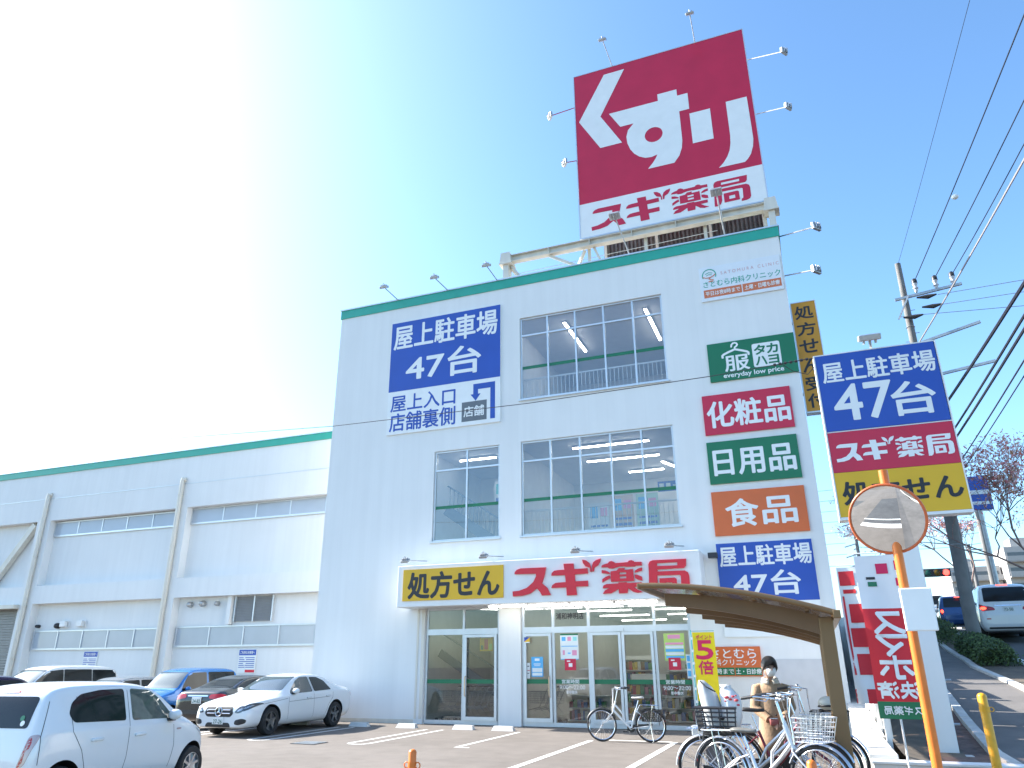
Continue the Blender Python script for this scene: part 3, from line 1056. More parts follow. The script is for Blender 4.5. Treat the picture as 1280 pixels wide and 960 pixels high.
for i, x in enumerate((-36.6, -29.4, -20.2)):
    b = B()
    b.box(x - .5, 5.6, 11.1, x + .4, 6.3, 11.62, .03); b.box(x - .35, 5.65, 11.62, x + .2, 6.2, 11.68)
    o = b.obj('rooftop_unit', 'steel'); tag(o, ('grey rooftop box above the roller shutter end of the wing', 'grey rooftop box above the middle bay of the wing', 'grey rooftop box above the bay next to the tall block')[i], 'rooftop unit', 'boxes on the wing roof')

# ------------------------------------------------------------------ signs
LOGO = [
 [[(0.012, 0.77), (0.014, 0.844), (0.026, 0.916), (0.05, 0.96), (0.201, 0.953), (0.191, 0.676), (0.175, 0.421), (0.206, 0.259), (0.225, 0.015), (0.174, 0.006), (0.164, 0.123), (0.145, 0.258), (0.105, 0.086), (0.058, 0.024), (0.002, 0.01), (0.0, 0.181), (0.04, 0.198), (0.086, 0.285), (0.124, 0.471), (0.141, 0.663), (0.141, 0.752)]],
 [[(0.304, 1.042), (0.361, 1.035), (0.363, 0.845), (0.44, 0.853), (0.442, 0.675), (0.366, 0.666), (0.368, 0.435), (0.44, 0.441), (0.44, 0.256), (0.371, 0.253), (0.375, -0.015), (0.318, -0.022), (0.316, 0.245), (0.23, 0.245), (0.236, 0.339), (0.254, 0.407), (0.272, 0.418), (0.314, 0.423), (0.311, 0.66), (0.231, 0.661), (0.234, 0.747), (0.249, 0.822), (0.27, 0.836), (0.308, 0.841)]],
 [[(0.412, 1.147), (0.434, 1.116), (0.452, 1.028), (0.461, 0.871), (0.463, 0.736), (0.455, 0.728), (0.454, 0.864), (0.43, 0.914), (0.416, 1.029)]],
 [[(0.517, 1.149), (0.491, 1.113), (0.474, 1.037), (0.466, 0.918), (0.4665, 0.735), (0.475, 0.733), (0.479, 0.866), (0.501, 0.933), (0.513, 1.049)]],
 [[(0.518, 0.855), (0.523, 0.926), (0.541, 0.964), (0.556, 0.979), (0.564, 1.035), (0.578, 1.049), (0.591, 1.012), (0.597, 0.972), (0.666, 0.985), (0.672, 1.031), (0.686, 1.046), (0.698, 1.015), (0.702, 0.98), (0.741, 0.973), (0.741, 0.855), (0.708, 0.86), (0.702, 0.83), (0.655, 0.835), (0.643, 0.855), (0.617, 0.853), (0.596, 0.825), (0.582, 0.8), (0.561, 0.806), (0.553, 0.851)]],
 [[(0.569, 0.708), (0.603, 0.727), (0.615, 0.80), (0.647, 0.80), (0.642, 0.736), (0.691, 0.752), (0.694, 0.363), (0.568, 0.368)], [(0.617, 0.662), (0.654, 0.667), (0.654, 0.597), (0.616, 0.591)], [(0.617, 0.531), (0.653, 0.535), (0.653, 0.461), (0.617, 0.46)]],
 [[(0.52, 0.769), (0.543, 0.744), (0.562, 0.677), (0.563, 0.625), (0.519, 0.664)]],
 [[(0.52, 0.356), (0.521, 0.465), (0.541, 0.54), (0.561, 0.582), (0.564, 0.487), (0.54, 0.422)]],
 [[(0.7, 0.627), (0.703, 0.701), (0.72, 0.762), (0.741, 0.786), (0.741, 0.687), (0.719, 0.655)]],
 [[(0.699, 0.571), (0.714, 0.558), (0.737, 0.492), (0.739, 0.361), (0.718, 0.389), (0.7, 0.455)]],
 [[(0.521, 0.167), (0.526, 0.26), (0.543, 0.299), (0.608, 0.303), (0.61, 0.335), (0.653, 0.335), (0.654, 0.306), (0.733, 0.312), (0.733, 0.182), (0.691, 0.173), (0.711, 0.081), (0.739, -0.002), (0.709, -0.025), (0.685, 0.018), (0.659, 0.143), (0.655, -0.013), (0.609, -0.022), (0.608, 0.135), (0.588, 0.061), (0.566, -0.004), (0.52, -0.015), (0.533, 0.095), (0.559, 0.174)]],
 [[(0.77, -0.07), (0.776, 0.644), (0.776, 0.879), (0.784, 0.97), (0.801, 1.005), (0.976, 0.998), (0.972, 0.777), (0.961, 0.706), (0.822, 0.698), (0.821, 0.633), (0.964, 0.627), (0.98, 0.563), (0.985, 0.453), (0.984, 0.08), (0.976, -0.02), (0.957, -0.06), (0.927, -0.065), (0.929, 0.033), (0.939, 0.066), (0.942, 0.455), (0.936, 0.497), (0.819, 0.504), (0.817, 0.127), (0.808, -0.01), (0.795, -0.075)], [(0.822, 0.902), (0.929, 0.905), (0.928, 0.802), (0.821, 0.809)]],
 [[(0.829, 0.409), (0.91, 0.416), (0.918, 0.378), (0.919, 0.024), (0.829, 0.016)], [(0.86, 0.264), (0.894, 0.27), (0.894, 0.134), (0.859, 0.127)]],
]


def logo(b, rect, plane, d=.004, extr=0.0):
    for L in LOGO:
        put_poly(b, L, rect, plane, d, extr)


# roof billboard
bb = thing('roof_billboard', 'giant square red and white billboard reading kusuri on the shop roof', 'billboard', (-2.7, .4, 14.2))
r = (-5.80, 15.64, 0.46, 22.84)
b = B(); rect_panel(b, (r[0], r[1], r[2], 17.015), front(.30), -.45, 0); b.obj('white_panel', 'letterwhite', bb)
b = B(); rect_panel(b, (r[0], 17.015, r[2], r[3]), front(.30), -.45, 0); b.obj('red_panel', 'red', bb)
KU = [(0.188, 0.961), (0.313, 0.962), (0.152, 0.697), (0.27, 0.503), (0.141, 0.502), (0.02, 0.696)]
SU = [(0.204, 0.70), (0.494, 0.70), (0.494, 0.741), (0.604, 0.741), (0.604, 0.701), (0.663, 0.701), (0.663, 0.603), (0.607, 0.603), (0.607, 0.428), (0.60, 0.385), (0.583, 0.345), (0.552, 0.31), (0.405, 0.31), (0.434, 0.338), (0.452, 0.36), (0.464, 0.381), (0.430, 0.374), (0.395, 0.378), (0.362, 0.394), (0.335, 0.418), (0.314, 0.45), (0.300, 0.49), (0.297, 0.53), (0.309, 0.568), (0.344, 0.601), (0.266, 0.601)]
SUH = [(0.453 + .051 * cos(a), 0.503 + .044 * sin(a)) for a in frange(0, 2 * pi * 23 / 24, 2 * pi / 24)]
RI1 = [(0.661, 0.574), (0.774, 0.574), (0.774, 0.395), (0.662, 0.395)]
RI2 = [(0.861, 0.588), (0.973, 0.588), (0.975, 0.40), (0.975, 0.340), (0.968, 0.30), (0.953, 0.262), (0.935, 0.238), (0.917, 0.224), (0.782, 0.224), (0.810, 0.247), (0.832, 0.275), (0.848, 0.307), (0.857, 0.345), (0.861, 0.39)]
b = B()
for L in ([KU], [SU, SUH], [RI1], [RI2]):
    put_poly(b, L, r, front(.30), .006, .0)
b.obj('lettering', 'letterwhite', bb)
b = B(); logo(b, (-5.40, 15.84, 0.07, 16.74), front(.30), .006); b.obj('logo_lettering', 'red', bb)
b = B()
for x0, x1 in ((r[0] - .04, r[0]), (r[2], r[2] + .04)):
    b.box(x0, .29, r[1], x1, .76, r[3])
b.box(r[0] - .04, .29, r[3], r[2] + .04, .76, r[3] + .04); b.box(r[0] - .04, .29, r[1] - .05, r[2] + .04, .76, r[1])
b.obj('edge_trim', 'alu', bb)
b = B()          # rear structure: corrugated back sheet of the far face and its posts, seen from below
b.box(-5.7, 3.4, 14.3, .4, 3.5, 22.6)
n = 40
for i in range(n):
    x = -5.7 + 6.1 * i / n
    b.box(x, 3.33, 14.3, x + .07, 3.399, 22.6)
b.obj('back_sheet', mat('corrugated_dark', (.15, .15, .145), .6, .3, var=.2), bb)
b = B()
for x in (-5.6, -3.6, -1.6, .3):
    b.bar((x, .6, 14.0), (x, .6, 15.6), .10, .10); b.bar((x, 3.2, 13.8), (x, 3.2, 22), .10, .10); b.bar((x, .7, 15.6), (x, 3.2, 17.2), .06, .06)
    b.bar((x, .78, 15.7), (x, .78, 22.6), .12, .1)
b.obj('post', 'cream', bb)

truss = thing('steel_roof_beam', 'pale painted steel beam with end brackets and braces under the billboard', 'steel beam', (-4, .4, 13.8))
b = B()
for z in (15.27, 15.52):
    b.box(-8.55, .25, z, .55, .49, z + .025)
b.box(-8.55, .36, 15.30, .55, .38, 15.52)
for x in frange(-8.5, .5, 1.5):
    b.box(x - .01, .24, 15.30, x + .01, .50, 15.52)
b.obj('beam', 'cream', truss)
b = B()
for x in (-8.62, .52):
    b.box(x - .1, .2, 13.75, x + .1, .55, 15.2); b.prism([(x - .22, 15.2), (x + .22, 15.2), (x + .17, 15.62), (x - .17, 15.62)], front(.15), -.45, 0); b.box(x - .24, .12, 15.15, x + .24, .62, 15.2)
b.obj('bracket', 'cream', truss)
b = B()
for (a, c) in (((-8.5, .4, 15.2), (-7.7, .4, 14.0)), ((-7.0, .4, 15.25), (-5.3, .4, 14.2)), ((-6.5, .9, 14.0), (-5.7, .4, 15.2)), ((-8.5, .45, 15.1), (-7.6, 2.2, 14.0)), ((-5.4, .5, 15.3), (-4.9, .5, 14.0))):
    b.bar(a, c, .09, .09)
b.bar((-8.4, .35, 14.75), (-1.2, .35, 14.9), .015, .015)
b.obj('brace', 'cream', truss)


def floodlight(base, head, face, label, group, big=1.0, arm='steel'):
    t = thing('floodlight', label, 'floodlight', base, group)
    base, head, face = Vector(base), Vector(head), Vector(face).normalized()
    b = B(); b.tube([base, base.lerp(head, .5), head], .022 * big, 6); b.obj('arm', arm, t)
    b = B()
    side = face.cross(Vector((0, 0, 1)))
    side = side.normalized() if side.length > .1 else Vector((1, 0, 0))
    up = side.cross(face)
    b.obox(head, (side, up, face), (.17 * big, .12 * big, .05 * big), .015)
    for k in (-1, 0, 1):
        b.obox(head - face * .07 * big + side * .09 * k * big, (side, up, face), (.012, .09 * big, .03 * big))
    b.obj('lamp_head', 'steel', t)
    b = B(); b.obox(head + face * .052 * big, (side, up, face), (.145 * big, .095 * big, .004)); b.obj('lens', mat('lamp_lens', (.7, .72, .74), .1, 0, 0), t)
    b = B(); b.ring(head - face * .06, side, .09 * big, .012, 10, 5); b.obj('bracket', 'steel', t)
    return t


sgn = 'floodlights around the roof billboard'
_fl = floodlight
def floodlight(base, head, face, label, group, big=1.0, arm='steel'):
    return _fl(base, head, face, label, group, big * .85, arm)

floodlight((-4.28, .3, 22.87), (-4.38, -.7, 23.24), (0, .7, -1), 'floodlight on a thin arm above the top left part of the billboard', sgn)
floodlight((-1.19, .3, 22.87), (-1.19, -.7, 23.24), (0, .7, -1), 'floodlight on a thin arm above the top right part of the billboard', sgn)
floodlight((.5, .3, 21.43), (1.62, -.7, 20.46), (-1, .7, 0.1), 'upper floodlight on an arm right of the billboard', sgn)
floodlight((.5, .3, 19.05), (1.46, -.7, 18.24), (-1, .7, 0.1), 'lower floodlight on an arm right of the billboard', sgn)
redarm = mat('red_painted_arm', (.5, .10, .10), .5, .2, var=.1)
floodlight((-5.84, .3, 21.39), (-6.48, -.7, 20.41), (1, .7, 0.1), 'upper floodlight with a reddish arm left of the billboard', sgn, arm=redarm)
floodlight((-5.84, .3, 18.96), (-5.99, -.7, 18.2), (1, .7, 0.1), 'lower floodlight mostly hidden at the left edge of the billboard', sgn, arm=redarm)
floodlight((-4.1, .15, 14.5), (-4.35, -.7, 15.59), (0, .6, 1), 'floodlight on a post before the first katakana of the billboard logo', sgn, 1.25)
floodlight((-.98, .15, 14.5), (-1.04, -.7, 15.66), (0, .6, 1), 'floodlight on a post before the last kanji of the billboard logo', sgn, 1.25)
g2 = 'floodlights along the roof edge'
floodlight((-12.88, -.04, 14.43), (-12.84, -1.1, 14.42), (0, .5, -1), 'roof edge floodlight, nearest the left corner of the tall block', g2)
floodlight((-10.81, -.04, 14.43), (-10.8, -1.1, 14.39), (0, .5, -1), 'roof edge floodlight, middle of the three above the blue wall sign', g2)
floodlight((-8.85, -.04, 14.43), (-8.81, -1.1, 14.45), (0, .5, -1), 'roof edge floodlight, nearest the pale steel beam', g2)
floodlight((.6, .3, 14.2), (1.66, -.6, 13.79), (-1, .8, -.1), 'floodlight sticking out right of the roof corner', g2, 1.15)
floodlight((.6, .3, 12.81), (1.46, -.6, 12.37), (-1, .8, -.1), 'floodlight sticking out right of the white clinic sign', g2, 1.15)

# wall signs ----------------------------------------------------------------------------


def wall_sign(name, label, cat, rect, m, Y=0.0, th=.05, group=None):
    s_ = thing(name, label, cat, ((rect[0] + rect[2]) / 2, Y, rect[1]), group)
    b = B(); rect_panel(b, rect, front(Y), .002, th); b.obj('panel', m, s_)
    return s_, front(Y - th)


def letters(s_, pl, m, items, bold=.02, d=.003, extr=0.0, name='lettering'):
    b = B()
    for t, rc in items:
        put_text(b, t, rc, pl, bold, extr, d + extr)
    return b.obj(name, m, s_)


s_, pl = wall_sign('parking_sign', 'large blue and white roof parking sign high on the left of the wall', 'sign', (-13.035, 9.135, -8.72, 13.435), 'letterwhite')
b = B(); rect_panel(b, (-13.035, 10.73, -8.72, 13.435), pl, .0, .003); b.obj('blue_field', 'blue', s_)
letters(s_, pl, 'letterwhite', [('屋上駐車場', (-12.91, 12.36, -8.84, 13.29)), ('47台', (-12.35, 11.03, -9.45, 12.08))], .028, d=.007)
letters(s_, pl, 'blue', [('屋上入口', (-12.91, 9.97, -10.39, 10.56)), ('店舗裏側', (-12.92, 9.24, -10.38, 9.90))], .022)
b = B(); rect_panel(b, (-10.13, 9.275, -9.21, 9.97), pl, .0, .003); b.obj('shop_block', 'grey', s_)
letters(s_, pl, 'letterwhite', [('店舗', (-10.05, 9.44, -9.31, 9.80))], .03, d=.007)
b = B(); put_poly(b, [[(-9.08, 9.275), (-8.908, 9.275), (-8.908, 10.585), (-9.712, 10.585), (-9.712, 10.22), (-9.81, 10.22), (-9.62, 9.975), (-9.437, 10.22), (-9.533, 10.22), (-9.533, 10.382), (-9.08, 10.382)]], (0, 0, 1, 1), pl, .004); b.obj('arrow', 'blue', s_)

s_, pl = wall_sign('clinic_sign', 'white clinic sign with green kana and two orange boxes under the roof corner', 'sign', (-1.90, 12.215, .535, 13.40), mat('clinic_white', (.74, .77, .80), .4, var=.03))
letters(s_, pl, mat('clinic_rose', (.62, .34, .34), .5), [('S A T O M U R A   C L I N I C', (-1.24, 13.06, .49, 13.17))], .0)
letters(s_, pl, mat('clinic_green', (.03, .36, .25), .5), [('さとむら内科クリニック', (-1.80, 12.68, .50, 12.90))], .012)
cor = mat('clinic_coral', (.62, .17, .07), .5, var=.04)
b = B(); rect_panel(b, (-1.81, 12.325, -.67, 12.60), pl, 0, .003); rect_panel(b, (-.64, 12.325, .49, 12.60), pl, 0, .003); b.obj('heading', cor, s_)
letters(s_, pl, 'letterwhite', [('平日は夜8時まで', (-1.76, 12.385, -.72, 12.54)), ('土曜・日曜も診療', (-.58, 12.385, .44, 12.54))], .022, d=.006)
b = B()
arc = [(-1.595 + .205 * cos(a), 13.10 + .21 * sin(a)) for a in frange(-.35, pi + .35, (pi + .7) / 16)]
put_poly(b, [stroke_poly(arc, .016)], (0, 0, 1, 1), pl, .004)
put_poly(b, [stroke_poly([(-1.70, 13.16), (-1.60, 13.20), (-1.50, 13.17)], .012)], (0, 0, 1, 1), pl, .004)
put_poly(b, [stroke_poly([(-1.68, 13.10), (-1.60, 13.13), (-1.52, 13.11)], .010)], (0, 0, 1, 1), pl, .004)
b.obj('emblem', mat('clinic_green', (.03, .36, .25)), s_)
b = B()
put_poly(b, [stroke_poly([(-1.79, 13.06), (-1.70, 13.02), (-1.58, 13.02), (-1.47, 13.06), (-1.41, 13.11)], .014)], (0, 0, 1, 1), pl, .007)
put_poly(b, [stroke_poly([(-1.56, 13.02), (-1.61, 12.97), (-1.56, 12.94), (-1.48, 12.93), (-1.50, 12.88), (-1.62, 12.88)], .016)], (0, 0, 1, 1), pl, .010)
b.obj('emblem', cor, s_)

s_, pl = wall_sign('clothes_sign', 'dark green sign with a white coat hanger emblem and everyday low price', 'sign', (-1.90, 9.52, .60, 10.755), 'green')
b = B()
put_poly(b, [stroke_poly([(-1.19, 10.575), (-1.178, 10.635), (-1.135, 10.68), (-1.08, 10.69), (-1.03, 10.668), (-1.01, 10.62), (-1.04, 10.575), (-1.09, 10.545), (-1.097, 10.48)], .027)], (0, 0, 1, 1), pl, .004)
put_poly(b, [stroke_poly([(-1.472, 10.262), (-1.475, 10.318), (-1.44, 10.352), (-1.30, 10.41), (-1.097, 10.478), (-.90, 10.41), (-.76, 10.355), (-.722, 10.32), (-.718, 10.262)], .034)], (0, 0, 1, 1), pl, .0045)
b.obj('hanger_emblem', 'letterwhite', s_)
b = B(); put_poly(b, [smooth_loop([(-.61, 9.81), (.175, 9.81), (.175, 10.56), (-.61, 10.56)], 1) if False else [(-.55, 9.81), (.115, 9.81), (.16, 9.83), (.175, 9.87), (.175, 10.50), (.16, 10.545), (.115, 10.56), (-.55, 10.56), (-.595, 10.545), (-.61, 10.50), (-.61, 9.87), (-.595, 9.83)]], (0, 0, 1, 1), pl, .004); b.obj('emblem_block', 'letterwhite', s_)
letters(s_, pl, 'letterwhite', [('服', (-1.43, 9.80, -.73, 10.28)), ('everyday low price', (-1.50, 9.56, .20, 9.745))], .03)
letters(s_, pl, 'green', [('タ', (-.55, 10.21, -.245, 10.50)), ('カ', (-.19, 10.21, .11, 10.50)), ('ハ', (-.54, 9.87, -.235, 10.13)), ('ヨ', (-.18, 9.87, .10, 10.13))], .055, d=.008)

for nm, lab, rc, m, it in (
    ('cosmetics_sign', 'red sign with three white kanji, first below the green hanger sign', (-2.205, 7.895, .27, 9.115), 'red', [('化粧品', (-2.09, 8.11, .19, 8.89))]),
    ('daily_goods_sign', 'plain green sign with three white kanji between the red and orange signs', (-2.21, 6.435, .265, 7.675), 'green', [('日用品', (-2.05, 6.67, .15, 7.42))]),
    ('food_sign', 'orange sign with two white kanji between the green and blue wall signs', (-2.22, 4.97, .26, 6.21), 'orange', [('食', (-1.86, 5.21, -1.0, 5.96)), ('品', (-.88, 5.23, -.01, 5.95))])):
    s_, pl = wall_sign(nm, lab, 'sign', rc, m, group='product signs stacked on the right of the wall')
    letters(s_, pl, 'letterwhite', it, .035)

s_, pl = wall_sign('parking_sign', 'blue 47 car parking sign low on the wall behind the bronze cycle port', 'sign', (-2.235, 2.30, .25, 4.755), 'letterwhite')
b = B(); rect_panel(b, (-2.235, 3.19, .25, 4.755), pl, 0, .003); b.obj('blue_field', 'blue', s_)
letters(s_, pl, 'letterwhite', [('屋上駐車場', (-2.16, 4.13, .20, 4.665)), ('47台', (-1.86, 3.36, -.16, 3.98))], .028, d=.007)
letters(s_, pl, 'blue', [('屋上入口', (-2.16, 2.72, -.71, 3.08))], .022)

s_, pl = wall_sign('clinic_sign', 'orange and green clinic sign at head height behind the yellow banner', 'sign', (-3.05, 1.335, -1.385, 2.065), 'orange')
letters(s_, pl, 'letterwhite', [('さとむら', (-2.66, 1.78, -1.50, 2.01)), ('内科クリニック', (-2.74, 1.60, -1.51, 1.755))], .02)
b = B(); rect_panel(b, (-3.03, 1.36, -2.08, 1.55), pl, 0, .003); rect_panel(b, (-2.06, 1.36, -1.40, 1.55), pl, 0, .003); b.obj('green_strip', 'green', s_)
letters(s_, pl, 'letterwhite', [('平日20時まで', (-3.0, 1.39, -2.10, 1.52)), ('土・日診療', (-2.04, 1.39, -1.41, 1.52))], .022, d=.006)

# projecting vertical sign on the right flank
s_ = thing('vertical_sign', 'tall narrow amber sign with black kanji projecting from the right wall edge', 'sign', (1.0, .6, 8.44))
rc = (.66, 8.44, 1.335, 11.92)
b = B(); rect_panel(b, rc, front(.5), -.28, 0); b.obj('panel', 'amber', s_)
b = B()
for x0, z0, x1, z1 in ((rc[0] - .02, rc[1] - .04, rc[2] + .02, rc[1]), (rc[0] - .02, rc[3], rc[2] + .02, rc[3] + .03), (rc[0] - .025, rc[1], rc[0], rc[3]), (rc[2], rc[1], rc[2] + .025, rc[3])):
    b.box(x0, .49, z0, x1, .79, z1)
for z in (9.0, 11.3):
    b.box(.55, .58, z, .64, .70, z + .06)
b.obj('frame', 'alu', s_)
letters(s_, front(.5), 'black', [(c, (.735, z, 1.25, z + .42)) for c, z in zip('処方せん受付', (11.37, 10.82, 10.26, 9.65, 9.08, 8.55))], .035)

# fascia over the entrance
fs = thing('fascia_sign', 'long white entrance fascia with yellow panel and big red logo letters', 'sign', (-7.2, 0, 3.28))
b = B(); b.box(-11.80, -.895, 3.285, -2.60, -.003, 4.515, .02); b.obj('housing', 'white', fs)
FP = front(-.895)
b = B(); rect_panel(b, (-11.59, 3.46, -8.26, 4.39), FP, .002, .03); b.obj('yellow_panel', 'yellow', fs)
letters(fs, FP, 'black', [('処方せん', (-11.40, 3.53, -8.40, 4.28))], .045, d=.033)
b = B(); logo(b, (-7.965, 3.47, -2.83, 4.29), FP, .003, .022); b.obj('logo_lettering', 'letterred', fs)
b = B()
for x0, x1 in ((-8.83, -7.67), (-7.59, -6.42), (-6.32, -5.15), (-5.02, -3.88)):
    b.bar((x0, -.62, 3.235), (x1, -.62, 3.235), .05, .04)
b.obj('lit_tube', 'tube', fs)
b = B()
for x0, x1 in ((-8.86, -7.64), (-7.62, -6.39), (-6.35, -5.12), (-5.05, -3.85)):
    b.box(x0, -.68, 3.258, x1, -.56, 3.284)
b.obj('tube_holder', 'white', fs)
for i, x in enumerate((-11.5, -8.86, -6.02, -3.36)):
    floodlight((x + .25, -.05, 4.75), (x, -1.0, 4.66), (0, .6, -1), ('fascia floodlight above the left end of the yellow panel', 'fascia floodlight above the right end of the yellow panel', 'fascia floodlight above the leaf of the red logo', 'fascia floodlight above the last kanji of the red logo')[i], 'floodlights on the entrance fascia', .9)

# ------------------------------------------------------------------ pole sign by the pavement
ps = thing('pole_sign', 'tall white post carrying a blue, red and yellow shop sign', 'sign', (1.7, -6.95, .3))
b = B(); b.box(1.535, -7.02, .28, 1.85, -6.72, 4.12, .012); b.obj('post', 'white', ps)
b = B(); b.box(1.36, -7.2, .22, 2.03, -6.55, .33, .02); b.obj('footing', 'concrete', ps)
for (r0, mm, nm) in (((.72, 5.72, 2.775, 7.245), 'blue', 'blue_panel'), ((.72, 4.93, 2.78, 5.69), 'red', 'red_panel'), ((.72, 4.115, 2.785, 4.925), 'yellow', 'yellow_panel')):
    b = B(); rect_panel(b, r0, front(-6.9), -.3, 0); b.obj(nm, mm, ps)
b = B()
b.box(.70, -6.89, 5.695, 2.80, -6.61, 5.715); b.box(.69, -6.905, 4.115, .717, -6.6, 7.245); b.box(2.787, -6.905, 4.115, 2.81, -6.6, 7.245); b.box(.69, -6.9, 4.06, 2.81, -6.6, 4.112); b.box(.69, -6.9, 7.248, 2.81, -6.6, 7.27)
b.obj('frame', 'white', ps)
PP = front(-6.9)
letters(ps, PP, 'letterwhite', [('屋上駐車場', (.81, 6.68, 2.73, 7.09)), ('47', (.93, 5.90, 1.93, 6.60)), ('台', (1.91, 5.89, 2.62, 6.52))], .028)
b = B(); logo(b, (.81, 5.12, 2.76, 5.47), PP, .004); b.obj('logo_lettering', 'letterwhite', ps)
letters(ps, PP, 'black', [('処方せん', (.82, 4.33, 2.72, 4.74))], .045)
b = B()
for z in (.75, 1.4):
    b.cyl((1.50, -6.88, z), (1.535, -6.88, z), .03, 8); b.cyl((1.85, -6.88, z), (1.95, -6.88, z), .02, 8)
b.obj('bolt', 'steel', ps)
floodlight((1.75, -6.75, 7.2), (1.72, -6.98, 7.46), (0, -.35, 1), 'grey box floodlight on top of the pole sign', 'floodlights on the pole sign', 1.35)
b = B()
wire = [Vector((-60, -6.9, 9.9)), Vector((-40, -6.9, 8.75)), Vector((-22.41, -6.9, 7.80)), Vector((-10.36, -6.9, 7.16)), Vector((-5.25, -6.9, 7.08)), Vector((-1.28, -6.9, 7.14)), Vector((.69, -6.9, 7.23))]
b.tube(wire, .009, 5)
b.tube([(.1, -6.9, 7.2), (.3, -6.93, 7.0), (.55, -6.93, 6.9), (.69, -6.9, 7.05)], .008, 5)
for k in range(7):
    x = -.05 + k * .1
    b.cyl((x, -6.9, 7.19 + x * .04 + .01), (x + .05, -6.9, 7.195 + x * .04 + .01), .028, 6)
tag(b.obj('overhead_wire', 'darkmetal'), 'single thin wire crossing in front of the shop to the pole sign', 'wire')

# ------------------------------------------------------------------ cars
carglass = mat('car_glass', (0.014, 0.017, 0.018), 0.06, 0.0, var=0.0, spec=0.4, coat=0.0)
carglass_g = mat('car_glass_front', (0.075, 0.095, 0.075), 0.03, 0.0, var=0.5, scale=5.0, spec=0.9, coat=0.3)
carglass_l = mat('car_windshield', (0.035, 0.055, 0.06), 0.03, 0.0, var=0.0, spec=0.9, coat=0.3)
seam = mat('panel_gap', (0.03, 0.03, 0.032), 0.8, var=0.0)
lampglass = mat('headlamp_lens', (0.55, 0.57, 0.60), 0.08, 0.4, var=0.1, scale=12, coat=0.6)
lampdark = mat('headlamp_bezel', (0.10, 0.11, 0.12), 0.15, 0.6, var=0.2, scale=20, coat=0.6)
tailred = mat('tail_lamp_red', (0.42, 0.008, 0.012), 0.15, 0.0, var=0.1, scale=20, coat=0.6)
tailpale = mat('tail_lamp_clear', (0.55, 0.42, 0.40), 0.15, 0.2, var=0.1, coat=0.5)
brakelit = mat('lit_brake_lamp', (0.5, 0.01, 0.01), 0.3, 0, 0, emit=(1.0, 0.06, 0.03, 2.2))
rimm = mat('alloy_rim', (0.50, 0.51, 0.53), 0.28, 0.8, var=0.06)
rimdark = mat('dark_alloy_rim', (0.16, 0.165, 0.17), 0.3, 0.8, var=0.08)
platem = mat('plate_white', (0.75, 0.76, 0.74), 0.5, var=0.03)
platet = mat('plate_text', (0.02, 0.10, 0.06), 0.5, var=0.0)


def paint(name, col, metal=0.0, rough=0.22):
    return mat(name, col, rough, metal, var=0.015, scale=0.8, coat=0.7)


def decal(bvh, outline, mode, sgn, off=.006, rings=5, it=1, ang=0.0):
    """a lens, pane or patch that lies on the body. outline in (x,z) for 'side', (y,z) for 'end' (sgn +1 front, -1 rear)"""
    L = round_corners(outline, .11 if it == 2 else .045)
    n = len(L)
    # densify
    D = []
    for i in range(n):
        p, q = L[i], L[(i + 1) % n]
        k = max(1, int(sqrt((p[0] - q[0]) ** 2 + (p[1] - q[1]) ** 2) / .07))
        for j in range(k):
            D.append((p[0] + (q[0] - p[0]) * j / k, p[1] + (q[1] - p[1]) * j / k))
    cx = sum(p[0] for p in D) / len(D); cy = sum(p[1] for p in D) / len(D)
    if mode == 'side':
        d = Vector((0, -sgn, 0)).normalized(); org = lambda a, z: Vector((a, 5 * sgn, z))
    else:
        d = Vector((-sgn, 0, 0)); org = lambda a, z: Vector((8 * sgn + 2, a, z))
    if ang:
        rot = Matrix.Rotation(ang, 3, 'Z')
        d = rot @ d
    b = B()
    rr = []
    for k in range(rings + 1):
        t = 1 - k / rings
        ring = []
        for (a, z) in (D if k < rings else [(cx, cy)]):
            a2, z2 = cx + (a - cx) * t, cy + (z - cy) * t
            o = org(a2, z2)
            hit, nrm, idx, dist = bvh.ray_cast(o, d)
            if hit is None:
                hit, nrm, idx, dist = bvh.find_nearest(o + d * (5 if mode == 'side' else 7))
            if nrm.dot(d) > 0:
                nrm = -nrm
            ring.append(b.bm.verts.new(hit + nrm * off))
        rr.append(ring)
    N = len(D)
    for k in range(rings):
        A, C = rr[k], rr[k + 1]
        for i in range(N):
            j = (i + 1) % N
            if len(C) == 1:
                b.bm.faces.new((A[i], A[j], C[0]))
            else:
                b.bm.faces.new((A[i], A[j], C[j], C[i]))
    sk = []
    for v, (a, z) in zip(rr[0], D):
        sk.append(b.bm.verts.new(v.co + d * (off + .012)))
    for i in range(N):
        j = (i + 1) % N
        b.bm.faces.new((rr[0][i], sk[i], sk[j], rr[0][j]))
    return b


def seam_strip(b, bvh, pts, sgn, w=.004, off=.0015):
    D = []
    for p, q in zip(pts, pts[1:]):
        k = max(2, int(sqrt((p[0] - q[0]) ** 2 + (p[1] - q[1]) ** 2) / .06))
        D += [(p[0] + (q[0] - p[0]) * j / k, p[1] + (q[1] - p[1]) * j / k) for j in range(k)]
    D.append(pts[-1])
    d = Vector((0, -sgn, 0))
    prev = None
    for i, (x, z) in enumerate(D):
        a = D[max(0, i - 1)]; c = D[min(len(D) - 1, i + 1)]
        t = Vector((c[0] - a[0], 0, c[1] - a[1])).normalized(); n = Vector((-t.z, 0, t.x)) * w
        cur = []
        for s in (1, -1):
            hit, nrm, _, _ = bvh.ray_cast(Vector((x, 5 * sgn, z)) + n * s, d)
            if hit is None:
                cur = None; break
            if nrm.dot(d) > 0: nrm = -nrm
            cur.append(b.bm.verts.new(hit + nrm * off))
        if prev and cur:
            b.bm.faces.new((prev[0], prev[1], cur[1], cur[0]))
        prev = cur


